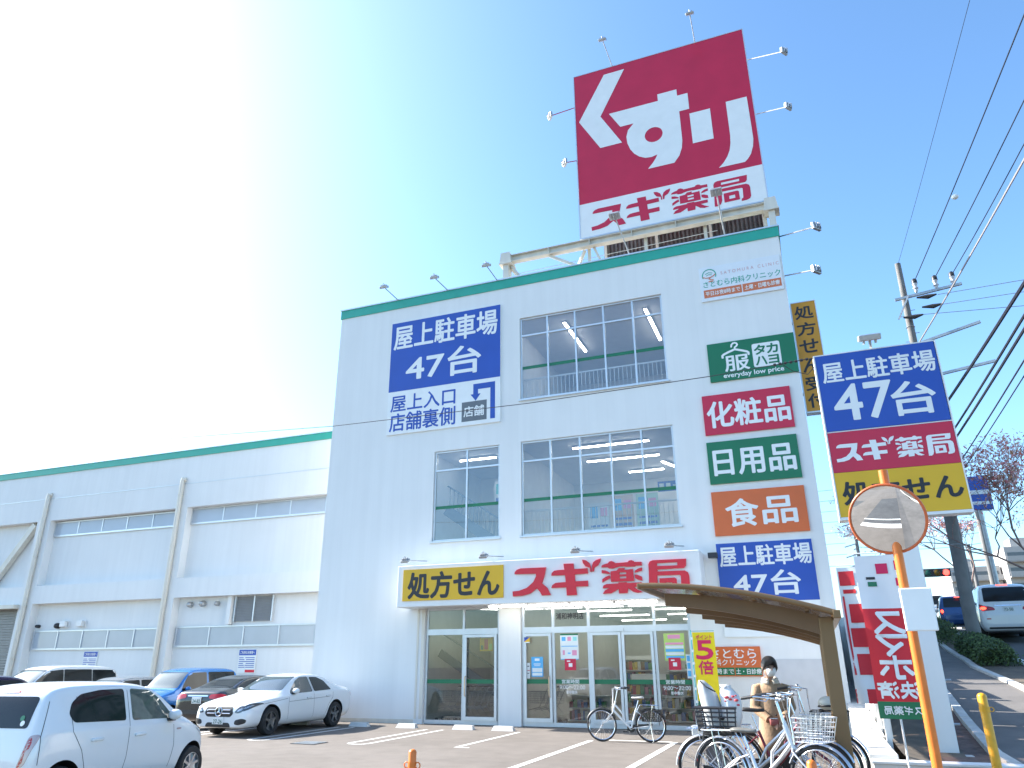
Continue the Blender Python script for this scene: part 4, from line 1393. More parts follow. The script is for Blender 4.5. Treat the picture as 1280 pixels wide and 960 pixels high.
def make_wheel(root, x, y, r, wid, style, spokes, side):
    b = B()
    ax = (0, side, 0)
    h = wid / 2
    b.lathe((x, y, r), ax, [(-h, r * .66), (-h, r * .93), (-h * .72, r * .99), (0, r), (h * .72, r * .99), (h, r * .93), (h * 1.02, r * .80), (h, r * .66)], 36)
    w = b.obj('wheel', 'rubber', root, smooth=True, angle=40)
    b = B()
    rr = r * .67
    b.lathe((x, y, r), ax, [(-h * .6, rr), (h * .96, rr), (h * .98, rr * .93), (h * .5, rr * .9), (h * .2, rr * .5), (h * .2, 0)], 36)
    b.lathe((x, y, r), ax, [(h * .2, rr * .22), (h * .82, rr * .2), (h * .86, rr * .12), (h * .86, 0)], 16)
    for k in range(spokes):
        a = 2 * pi * k / spokes + .3
        u = Vector((cos(a), 0, sin(a)))
        t = Vector((-sin(a), 0, cos(a)))
        c = Vector((x, y, r))
        o_ = Vector((0, side, 0))
        w0, w1 = (rr * .11, rr * .085) if spokes > 5 else (rr * .15, rr * .12)
        A = [c + u * rr * .15 + t * w0 + o_ * h * .82, c + u * rr * .15 - t * w0 + o_ * h * .82, c + u * rr * .15 - t * w0 + o_ * h * .4, c + u * rr * .15 + t * w0 + o_ * h * .4]
        C = [c + u * rr * .95 + t * w1 + o_ * h * .93, c + u * rr * .95 - t * w1 + o_ * h * .93, c + u * rr * .95 - t * w1 + o_ * h * .5, c + u * rr * .95 + t * w1 + o_ * h * .5]
        b.loft([A, C])
    b.obj('rim', style, w, smooth=True, angle=35)
    return w


def make_car(name, label, S, group='cars'):
    """S: dict with L, W, axles, wheel radius, stations, paint and light layouts"""
    root = thing(name, label, S.get('cat', 'car'), (0, 0, 0), group)
    L = S['L']
    b = B()
    rings = []
    for (x, zb, w, zs, ws, zt, wt, zc) in S['st']:
        w2, ws2, wt2 = w, ws, wt
        half = [(0.0, zb), (w2 * .82, zb), (w2 * .975, zb + (zs - zb) * .16), (w2, zb + (zs - zb) * .52), (ws2 + (w2 - ws2) * .55, zb + (zs - zb) * .86), (ws2, zs), (wt2, zt), (wt2 * .82, zt + (zc - zt) * .72), (wt2 * .42, zc - (zc - zt) * .08), (0.0, zc)]
        ring = [(x - L / 2, -y, z) for y, z in half[1:-1]][::-1]
        ring = [(x - L / 2, y, z) for y, z in half] + ring
        rings.append(ring)
    b.loft(rings)
    bmesh.ops.recalc_face_normals(b.bm, faces=b.bm.faces)
    cr = b.bm.edges.layers.float.get('crease_edge') or b.bm.edges.layers.float.new('crease_edge')
    nr = len(rings[0])
    b.bm.verts.index_update()
    for f in b.bm.faces:
        if len(f.verts) > 4:
            for e in f.edges:
                e[cr] = .55
    keep = S.get('crease', {5: .45, 6: .35, 1: .4})
    b.bm.verts.ensure_lookup_table()
    for e in b.bm.edges:
        i0, i1 = e.verts[0].index, e.verts[1].index
        if i0 % nr == i1 % nr and abs(i0 - i1) == nr:
            k = i0 % nr
            k = min(k, nr - k)
            if k in keep:
                e[cr] = keep[k]
        elif i0 // nr == i1 // nr and (i0 // nr) in S.get('xcrease', ()):
            e[cr] = .3
    me = bpy.data.meshes.new('shell'); b.bm.to_mesh(me); b.bm.free()
    me.materials.append(S['paint']); me.materials.append(M['plasticblack'])
    ob = bpy.data.objects.new('shell', me); COL.objects.link(ob)
    sm = ob.modifiers.new('s', 'SUBSURF'); sm.levels = 3; sm.render_levels = 3
    dg = bpy.context.evaluated_depsgraph_get(); dg.update()
    me2 = bpy.data.meshes.new_from_object(ob.evaluated_get(dg))
    ob.modifiers.clear(); ob.data = me2
    bm = bmesh.new(); bm.from_mesh(me2); bvh = BVHTree.FromBMesh(bm)
    # wheel arches
    r = S['wr']
    cb = B()
    for ax in S['axles']:
        for sg in (1, -1):
            cb.lathe((ax - L / 2, sg * (S['W'] / 2 - .26), r + .01), (0, sg, 0), [(0, 0), (0, r + .055), (.5, r + .055), (.5, 0)], 40)
    cut = cb.obj('cutter', 'plasticblack')
    bo = ob.modifiers.new('b', 'BOOLEAN'); bo.operation = 'DIFFERENCE'; bo.solver = 'EXACT'; bo.object = cut; bo.material_mode = 'TRANSFER'
    dg.update()
    me3 = bpy.data.meshes.new_from_object(bpy.context.evaluated_depsgraph_get().id_eval_get(ob) if False else ob.evaluated_get(bpy.context.evaluated_depsgraph_get()))
    bpy.data.objects.remove(ob); bpy.data.objects.remove(cut)
    me3.polygons.foreach_set('use_smooth', [True] * len(me3.polygons))
    me3.set_sharp_from_angle(angle=radians(38))
    body = bpy.data.objects.new('body', me3); COL.objects.link(body); body.parent = root
    X = lambda x: x - L / 2
    P = lambda pts: [(X(x), z) for x, z in pts]
    # side glass, seams, handles, mirrors
    for sg in (1, -1):
        for nm, mm, pts in S.get('side', []):
            decal(bvh, P(pts), 'side', sg, off=.004 if nm != 'window_trim' else .002).obj(nm, mm, root, smooth=True, angle=50)
        sb = B()
        for pts in S.get('seams', []):
            seam_strip(sb, bvh, P(pts), sg)
        sb.obj('panel_gap', seam, body)
        for (hx, hz) in S.get('handles', []):
            hit, nrm, _, _ = bvh.ray_cast(Vector((X(hx), 5 * sg, hz)), Vector((0, -sg, 0)))
            if hit:
                h = B(); h.box(hit.x - .10, hit.y - .012, hz - .018, hit.x + .10, hit.y + .032, hz + .018, .012) if sg > 0 else h.box(hit.x - .10, hit.y - .032, hz - .018, hit.x + .10, hit.y + .012, hz + .018, .012)
                h.obj('door_handle', S.get('handlem', S['paint']), root, smooth=True, angle=40)
        if 'mirror' in S:
            mx, mz = S['mirror']
            hit, nrm, _, _ = bvh.ray_cast(Vector((X(mx), 5 * sg, mz)), Vector((0, -sg, 0)))
            if hit:
                h = B()
                h.ball((hit.x - .02, hit.y + sg * .12, mz + .03), .1, 12, (.75, 1.05, .72))
                m_ = h.obj('wing_mirror', S['paint'], root, smooth=True)
                h = B(); h.obox((hit.x, hit.y + sg * .02, mz - .035), ((1, 0, 0), (0, 1, 0), (0, 0, 1)), (.06, .07, .022), .01); h.obj('mirror_foot', 'plasticblack', m_)
    for nm, mm, pts, sg in S.get('end', []):
        o_ = decal(bvh, pts, 'end', sg, off=.005, it=S.get('end_it', 1)).obj(nm, mm, root, smooth=True, angle=50)
    for nm, mm, pts, sg, ang in S.get('corner', []):
        for k in (1, -1):
            pp = [(k * y, z) for y, z in pts]
            decal(bvh, pp, 'end', sg, off=.007, it=1).obj(nm, mm, root, smooth=True, angle=50)
    for (sgn_, z, y0, txt) in S.get('plates', []):
        hit, nrm, _, _ = bvh.ray_cast(Vector((8 * sgn_, y0, z)), Vector((-sgn_, 0, 0)))
        x = hit.x + sgn_ * .012
        pb = B(); pb.box(x - .006, y0 - .165, z - .083, x + .006, y0 + .165, z + .083, .004)
        p_ = pb.obj('license_plate', platem, root)
        if txt:
            pln = lambda u, v, d=0.0: Vector((x + sgn_ * (.0065 + d), y0 + u * sgn_, z + v))
            tb = B(); put_text(tb, txt, (-.135, -.065, .135, .025), pln, .02, d=.002); tb.obj('lettering', platet, p_)
    for ax in S['axles']:
        for sg in (1, -1):
            make_wheel(root, X(ax), sg * (S['W'] / 2 - .115), r, .20, S.get('rim', rimm), S.get('spokes', 8), sg)
    S['_bvh'] = bvh
    if 'extra' in S:
        S['extra'](root, bvh, L)
    return root


def place(root, x, y, ang, z=0.0):
    root.location = (x, y, z)
    root.rotation_euler = (0, 0, ang)
    return root


# white kei hatchback in the foreground, seen from its rear right side
KEI = dict(L=3.395, W=1.475, axles=(.50, 2.955), wr=.275, paint=paint('car_white', (.78, .785, .78)), rim=rimm, spokes=8,
  st=[(0.0, .34, .58, .55, .56, .62, .50, .66), (0.03, .24, .69, .70, .66, .82, .60, .86), (0.08, .20, .725, .90, .69, .99, .63, 1.03), (0.18, .19, .735, .93, .71, 1.27, .59, 1.335), (0.30, .18, .7375, .94, .718, 1.41, .565, 1.465),
      (0.75, .17, .7375, .935, .72, 1.435, .56, 1.495), (1.4, .17, .7375, .93, .722, 1.425, .56, 1.49), (1.95, .17, .7375, .925, .72, 1.39, .555, 1.46), (2.25, .17, .7375, .92, .715, 1.28, .565, 1.355), (2.60, .175, .7375, .905, .70, 1.04, .60, 1.10),
      (2.80, .18, .735, .88, .69, .95, .60, .985), (3.08, .19, .71, .81, .65, .87, .55, .90), (3.28, .22, .64, .70, .59, .74, .48, .76), (3.375, .26, .54, .58, .50, .62, .42, .63), (3.395, .32, .46, .50, .43, .53, .36, .54)],
  side=[('side_window', carglass, [(.52, 1.12), (.60, 1.02), (1.48, .99), (1.48, 1.385), (1.05, 1.385), (.72, 1.345), (.57, 1.25)]),
        ('side_window', carglass_g, [(1.60, .985), (2.42, .965), (2.46, .99), (2.20, 1.235), (2.0, 1.355), (1.60, 1.385)])],
  seams=[[(1.545, 1.37), (1.545, .55), (1.50, .27)], [(.66, 1.32), (.56, 1.1), (.58, .92), (.75, .70), (.86, .45), (.98, .28)], [(2.44, .93), (2.48, .60), (2.42, .28)], [(1.0, .265), (2.42, .265)], [(.25, 1.28), (.12, .9), (.12, .6)]],
  handles=[(.98, .80), (1.75, .80)], mirror=(2.36, .985),
  end=[('rear_window', carglass, [(-.52, .99), (.52, .99), (.50, 1.30), (.46, 1.335), (-.46, 1.335), (-.50, 1.30)], -1),
       ('brake_lamp', tailred, [(-.14, 1.372), (.14, 1.372), (.14, 1.40), (-.14, 1.40)], -1),
       ('windshield', carglass_l, [(-.58, 1.06), (.58, 1.06), (.48, 1.38), (-.48, 1.38)], 1),
       ('grille', 'plasticblack', [(-.35, .33), (.35, .33), (.35, .45), (-.35, .45)], 1)],
  corner=[('tail_light', tailpale, [(.545, .55), (.63, .60), (.69, .84), (.69, .93), (.60, .915), (.585, .80)], -1, 0),
          ('tail_light', tailred, [(.555, .57), (.60, .60), (.655, .82), (.64, .90), (.605, .885), (.59, .78)], -1, 0),
          ('headlight', lampglass, [(.40, .66), (.62, .64), (.67, .80), (.60, .82)], 1, 0)],
  plates=[(-1, .72, 0, None)])


def kei_extra(root, bvh, L):
    for sg in (1, -1):
        decal(bvh, [(2.52 - L / 2, .80), (2.62 - L / 2, .80), (2.62 - L / 2, .825), (2.52 - L / 2, .825)], 'side', sg, off=.006, rings=2, it=1).obj('side_marker', tailpale, root)
    for (y, z, mm) in ((-.40, 1.10, 'green'), (-.43, 1.045, pale)):
        hit, nrm, _, _ = bvh.ray_cast(Vector((-6, y, z)), Vector((1, 0, 0)))
        h = B(); h.lathe(hit - Vector((.009, 0, 0)), (-1, 0, .3), [(0, 0), (0, .032), (.002, .032), (.002, 0)], 16); h.obj('sticker', mm, root)


KEI['extra'] = kei_extra
kei = make_car('hatchback_car', 'small white five door hatchback in the left foreground, seen from its rear right corner', KEI)
place(kei, -9.58, -12.95, radians(96.5))

# white executive sedan, nose to the camera
SED = dict(L=4.70, W=1.81, axles=(.95, 3.79), wr=.335, paint=paint('sedan_white', (.79, .795, .79)), rim=rimdark, spokes=5,
  st=[(0.0, .42, .66, .66, .64, .76, .60, .80), (.04, .34, .80, .85, .76, .97, .66, 1.0), (.14, .26, .86, .95, .82, 1.03, .68, 1.055), (.45, .22, .895, .97, .85, 1.06, .68, 1.09), (.75, .21, .905, .965, .86, 1.12, .66, 1.16), (1.15, .20, .905, .955, .865, 1.30, .60, 1.355),
      (1.65, .20, .905, .945, .868, 1.385, .575, 1.435), (2.2, .20, .905, .93, .868, 1.395, .575, 1.445), (2.6, .20, .905, .92, .865, 1.33, .60, 1.39), (3.05, .20, .905, .905, .86, 1.10, .66, 1.16), (3.3, .20, .905, .89, .85, .965, .70, 1.0), (3.7, .21, .905, .855, .83, .91, .66, .95),
      (4.2, .21, .89, .80, .80, .85, .64, .885), (4.52, .20, .84, .75, .76, .79, .58, .815), (4.66, .21, .76, .68, .69, .715, .54, .735), (4.70, .25, .64, .57, .59, .60, .48, .62)],
  side=[('side_window', carglass, [(1.15, 1.0), (1.98, .975), (1.98, 1.345), (1.62, 1.335), (1.35, 1.24)]), ('side_window', carglass_l, [(2.05, .97), (3.02, .945), (2.98, 1.0), (2.62, 1.26), (2.40, 1.345), (2.05, 1.355)])],
  seams=[[(2.015, 1.37), (2.015, .6), (2.0, .27)], [(1.08, 1.0), (1.12, .8), (1.32, .62), (1.42, .4), (1.5, .28)], [(3.08, .93), (3.14, .6), (3.10, .28)], [(3.15, .84), (4.1, .74)], [(1.3, .82), (3.1, .76)]],
  handles=[(1.35, .84), (2.25, .825)], mirror=(2.92, .985), end_it=1,
  end=[('windshield', carglass_l, [(-.66, 1.03), (.66, 1.03), (.53, 1.365), (-.53, 1.365)], 1),
       ('rear_window', carglass, [(-.58, 1.12), (.58, 1.12), (.5, 1.34), (-.5, 1.34)], -1),
       ('grille', 'plasticblack', [(-.44, .54), (-.36, .47), (.36, .47), (.44, .54), (.40, .70), (-.40, .70)], 1),
       ('lower_grille', 'plasticblack', [(-.40, .24), (.40, .24), (.34, .34), (-.34, .34)], 1)],
  corner=[('headlight', lampdark, [(.47, .57), (.60, .555), (.78, .63), (.845, .76), (.78, .785), (.58, .70)], 1, 0),
          ('daytime_lamp', lampglass, [(.53, .60), (.62, .595), (.77, .68), (.81, .745), (.62, .655)], 1, 0),
          ('air_inlet', 'plasticblack', [(.50, .31), (.62, .29), (.76, .33), (.78, .41), (.70, .44), (.52, .40)], 1, 0),
          ('tail_light', tailred, [(.50, .78), (.78, .76), (.82, .90), (.62, .92)], -1, 0)],
  plates=[(1, .385, 0, '27-26')])


def sed_extra(root, bvh, L):
    hit, nrm, _, _ = bvh.ray_cast(Vector((6, 0, .59)), Vector((-1, 0, 0)))
    c = hit + Vector((.015, 0, 0))
    h = B()
    h.ring(c, (1, 0, 0), .105, .012, 28, 6)
    for k in range(3):
        a = pi / 2 + 2 * pi * k / 3
        u = Vector((0, cos(a), sin(a))); t = Vector((0, -sin(a), cos(a)))
        h.loft([[c + t * .022, c + Vector((.012, 0, 0)), c - t * .022, c - Vector((.004, 0, 0))], [c + u * .1 + t * .003, c + u * .1 + Vector((.004, 0, 0)), c + u * .1 - t * .003, c + u * .1 - Vector((.003, 0, 0))]])
    h.obj('emblem', 'chrome', root)
    h = B()
    for z in (.55, .63):
        for s in (1, -1):
            pts = []
            for y in (.12, .2, .28, .355):
                q, nn, _, _ = bvh.ray_cast(Vector((6, s * y, z)), Vector((-1, 0, 0)))
                pts.append(q + Vector((.012, 0, 0)))
            h.tube(pts, .012, 6)
    h.obj('grille_bar', 'chrome', root)


SED['extra'] = sed_extra
sedan = make_car('sedan_car', 'white executive sedan with a round grille emblem parked tail to the shop wall', SED)
place(sedan, -14.1, -3.05, radians(-90))


def car_from(base, **kw):
    d = dict(base)
    d.pop('extra', None)
    d.update(kw)
    return d


# blue boxy wagon
WAG = dict(L=3.71, W=1.625, axles=(.62, 3.10), wr=.30, paint=paint('car_blue', (.015, .16, .46), .2), rim=rimm, spokes=6,
  st=[(0.0, .40, .62, .60, .60, .70, .55, .74), (.03, .28, .76, .80, .74, .95, .70, 1.0), (.08, .22, .80, 1.02, .775, 1.25, .70, 1.3), (.16, .20, .8125, 1.04, .79, 1.56, .665, 1.61), (.35, .19, .8125, 1.04, .79, 1.665, .65, 1.71), (1.0, .18, .8125, 1.03, .79, 1.68, .65, 1.735),
      (1.7, .18, .8125, 1.02, .79, 1.68, .65, 1.74), (2.2, .18, .8125, 1.01, .785, 1.65, .65, 1.70), (2.45, .18, .8125, 1.0, .78, 1.52, .66, 1.575), (2.75, .18, .8125, .985, .77, 1.20, .68, 1.25), (2.9, .19, .81, .975, .765, 1.05, .69, 1.08), (3.2, .20, .79, .93, .745, .985, .66, 1.02),
      (3.52, .21, .74, .84, .70, .89, .60, .92), (3.66, .23, .68, .70, .64, .74, .55, .76), (3.71, .28, .60, .55, .56, .58, .48, .60)],
  side=[('side_window', carglass, [(.25, 1.10), (1.55, 1.08), (1.55, 1.60), (.30, 1.60)]), ('side_window', carglass, [(1.63, 1.08), (2.72, 1.06), (2.62, 1.25), (2.36, 1.58), (1.63, 1.60)])],
  seams=[[(1.6, 1.62), (1.6, .26)], [(2.78, 1.0), (2.75, .3)], [(.7, 1.6), (.62, 1.0), (.8, .7), (.95, .3)]], handles=[(.95, .93), (1.8, .93)], mirror=(2.6, 1.08),
  end=[('windshield', carglass_l, [(-.65, 1.13), (.65, 1.13), (.58, 1.60), (-.58, 1.60)], 1), ('rear_window', carglass, [(-.6, 1.1), (.6, 1.1), (.55, 1.58), (-.55, 1.58)], -1),
       ('grille', 'plasticblack', [(-.5, .70), (.5, .70), (.5, .76), (-.5, .76)], 1), ('lower_grille', 'plasticblack', [(-.5, .32), (.5, .32), (.45, .48), (-.45, .48)], 1)],
  corner=[('headlight', lampglass, [(.42, .70), (.66, .68), (.73, .83), (.66, .87), (.48, .82)], 1, 0), ('tail_light', tailred, [(.66, .7), (.74, .7), (.73, 1.02), (.67, 1.02)], -1, 0)],
  plates=[(1, .52, 0, None)])
wag = make_car('boxy_wagon', 'bright blue boxy wagon parked nose out beside the dark sedan', WAG)
place(wag, -19.9, -.65, radians(-90), -.15)

# dark sedan, tail to the camera
DRK = car_from(SED, paint=paint('car_black', (.018, .019, .022), .3), rim=rimm, spokes=8, plates=[(-1, .80, 0, '24-82')],
  corner=[('tail_light', tailred, [(.40, .86), (.78, .80), (.84, .93), (.74, .97), (.42, .95)], -1, 0), ('headlight', lampglass, [(.46, .60), (.80, .66), (.84, .76), (.60, .70)], 1, 0), ('reflector', tailred, [(.55, .42), (.72, .42), (.72, .46), (.55, .46)], -1, 0)],
  end=SED['end'][:3] + [('chrome_strip', 'chrome', [(-.36, .90), (.36, .90), (.36, .935), (-.36, .935)], -1), ('bumper_trim', 'plasticblack', [(-.6, .45), (.6, .45), (.55, .55), (-.55, .55)], -1)])
drk = make_car('sedan_car', 'black sedan with red tail lights parked nose in between the blue wagon and white sedan', DRK)
place(drk, -16.35, -1.45, radians(90), -.05)

# white minivan and others further left
VAN = dict(L=4.85, W=1.83, axles=(.95, 3.90), wr=.335, paint=paint('van_white', (.74, .745, .74)), rim=rimm, spokes=8,
  st=[(0.0, .45, .72, .60, .70, .72, .66, .76), (.03, .30, .86, .85, .84, 1.0, .78, 1.05), (.10, .24, .90, 1.10, .87, 1.32, .79, 1.38), (.22, .22, .915, 1.12, .885, 1.66, .74, 1.73), (.5, .20, .915, 1.12, .885, 1.80, .71, 1.86), (1.3, .20, .915, 1.10, .885, 1.84, .71, 1.90),
      (2.6, .20, .915, 1.08, .885, 1.84, .71, 1.90), (3.1, .20, .915, 1.06, .88, 1.77, .72, 1.84), (3.5, .20, .915, 1.05, .87, 1.50, .74, 1.57), (3.95, .20, .91, 1.02, .86, 1.15, .76, 1.20), (4.2, .20, .90, .98, .84, 1.03, .74, 1.07),
      (4.55, .21, .85, .86, .79, .90, .68, .93), (4.78, .23, .76, .68, .71, .71, .60, .73), (4.85, .30, .66, .52, .62, .54, .54, .56)],
  side=[('side_window', carglass, [(.25, 1.20), (1.37, 1.17), (1.37, 1.74), (.33, 1.72)]), ('side_window', carglass, [(1.40, 1.17), (2.57, 1.14), (2.57, 1.76), (1.40, 1.75)]), ('side_window', carglass, [(2.60, 1.14), (3.9, 1.10), (3.6, 1.40), (3.22, 1.70), (2.60, 1.76)])],
  seams=[[(2.58, 1.76), (2.58, .28)], [(1.38, 1.74), (1.38, .28)], [(3.8, 1.06), (3.72, .3)]], handles=[(2.35, 1.0), (2.85, .99)], mirror=(3.6, 1.14),
  end=[('windshield', carglass_l, [(-.72, 1.25), (.72, 1.25), (.62, 1.74), (-.62, 1.74)], 1), ('rear_window', carglass, [(-.70, 1.22), (.70, 1.22), (.66, 1.68), (.60, 1.72), (-.60, 1.72), (-.66, 1.68)], -1),
       ('chrome_strip', 'chrome', [(-.42, 1.06), (.42, 1.06), (.42, 1.11), (-.42, 1.11)], -1), ('grille', 'plasticblack', [(-.45, .5), (.45, .5), (.5, .75), (-.5, .75)], 1), ('bumper_trim', 'plasticblack', [(-.7, .30), (.7, .30), (.7, .36), (-.7, .36)], -1)],
  corner=[('tail_light', tailred, [(.40, .93), (.80, .90), (.86, 1.0), (.86, 1.16), (.76, 1.10), (.44, 1.03)], -1, 0), ('reflector', tailred, [(.58, .62), (.72, .62), (.72, .66), (.58, .66)], -1, 0), ('headlight', lampglass, [(.5, .68), (.74, .66), (.8, .86), (.6, .84)], 1, 0)],
  plates=[(-1, .97, 0, '72-50')], )
van1 = make_car('minivan', 'white minivan with dark side windows parked nose out by the wing wall', VAN)
place(van1, -26.7, -.2, radians(-90), -.22)
HAT = car_from(WAG, paint=paint('car_silver', (.42, .43, .45), .7), plates=[],
  st=[(x, zb, w, zs * .92, ws, zt * .86, wt * .98, zc * .86) for (x, zb, w, zs, ws, zt, wt, zc) in WAG['st']],
  side=[(n_, m_, [(x, z * .86) for x, z in p_]) for n_, m_, p_ in WAG['side']], seams=[], mirror=(2.6, .95), handles=[(.95, .82), (1.8, .82)],
  end=[(n_, m_, [(y, z * .86) for y, z in p_], s2) for n_, m_, p_, s2 in WAG['end']], corner=[(n_, m_, [(y, z * .88) for y, z in p_], s2, a2) for n_, m_, p_, s2, a2 in WAG['corner']])
hat1 = make_car('hatchback_car', 'silver hatchback of which only the roof shows behind the white hatchback', HAT)
place(hat1, -23.5, .0, radians(-90), -.2)
pur = make_car('hatchback_car', 'dark purple hatchback cut by the left edge of the picture', car_from(HAT, paint=paint('car_purple', (.035, .012, .045), .3)))
place(pur, -18.2, -8.6, radians(88))

# traffic on the climbing road
mini2 = copy_tree(van1)
tag(mini2, 'white minivan with lit brake lights waiting on the road at the right edge')
place(mini2, 6.62, 12.4, radians(86), 2.42)
for o in [q for q in bpy.data.objects if q.parent == mini2 and q.name.startswith('tail_light')]:
    pass
b = B()
for k in (1, -1):
    hit, nrm, _, _ = VAN['_bvh'].ray_cast(Vector((-8, k * .76, 1.0)), Vector((1, 0, 0)))
    b.ball((hit.x - .012, k * .76, 1.0), .06, 12, (.35, 1.6, .9))
hit, nrm, _, _ = VAN['_bvh'].ray_cast(Vector((-8, 0, 1.80)), Vector((1, 0, 0)))
b.obox((hit.x - .01, 0, 1.80), ((1, 0, 0), (0, 1, 0), (0, 0, 1)), (.015, .17, .022))
o = b.obj('brake_light', brakelit); o.parent = mini2
blue2 = make_car('hatchback_car', 'dark blue hatchback with a lit brake light queued ahead of the white minivan', car_from(HAT, paint=paint('car_dark_blue', (.02, .07, .20), .4)))
place(blue2, 6.35, 20.0, radians(86), 3.0)
b = B()
for k in (1, -1):
    hit, nrm, _, _ = HAT['_bvh'].ray_cast(Vector((-8, k * .69, .78)), Vector((1, 0, 0)))
    b.ball((hit.x - .012, k * .69, .78), .07, 12, (.4, .9, 1.0))
b.ball((-1.82, 0, 1.38), .05, 10, (.4, 2.2, .5))
o = b.obj('brake_light', brakelit); o.parent = blue2
grey3 = copy_tree(van1)
tag(grey3, 'pale van furthest ahead in the queue under the traffic light')
place(grey3, 6.6, 31.0, radians(86), 3.5)

# ------------------------------------------------------------------ bicycles
spoke_m = mat('spoke', (.55, .55, .57), .3, .8, var=0.0)
saddlem = mat('saddle_black', (.03, .03, .032), .5, var=.1)
basketw = mat('basket_wire', (.62, .63, .64), .3, .8, var=.05)


def wire_basket(parent, name, x0, x1, w0, w1, z0, z1, m, step=.045, r=.0035, lean=0.0, y=0.0):
    b = B()
    def rect_ring(z, t):
        hw = w0 + (w1 - w0) * t; dx = (x1 - x0) * .06 * t
        xa, xb = x0 - dx + lean * t, x1 + dx + lean * t
        return [Vector((xa, y - hw, z)), Vector((xb, y - hw, z)), Vector((xb, y + hw, z)), Vector((xa, y + hw, z))]
    for i in range(6):
        t = i / 5
        b.tube(rect_ring(z0 + (z1 - z0) * t, t), r * (2.2 if i == 5 else 1.2), 5, closed=True)
    A, C = rect_ring(z0, 0), rect_ring(z1, 1)
    for k in range(4):
        p0, p1, q0, q1 = A[k], A[(k + 1) % 4], C[k], C[(k + 1) % 4]
        n = max(2, int((p1 - p0).length / step))
        for j in range(n):
            b.tube([p0.lerp(p1, j / n), q0.lerp(q1, j / n)], r, 4)
    n = 6
    for j in range(1, n):
        b.tube([A[0].lerp(A[1], j / n), A[3].lerp(A[2], j / n)], r, 4)
        b.tube([A[0].lerp(A[3], j / n), A[1].lerp(A[2], j / n)], r, 4)
    return b.obj(name, m, parent)


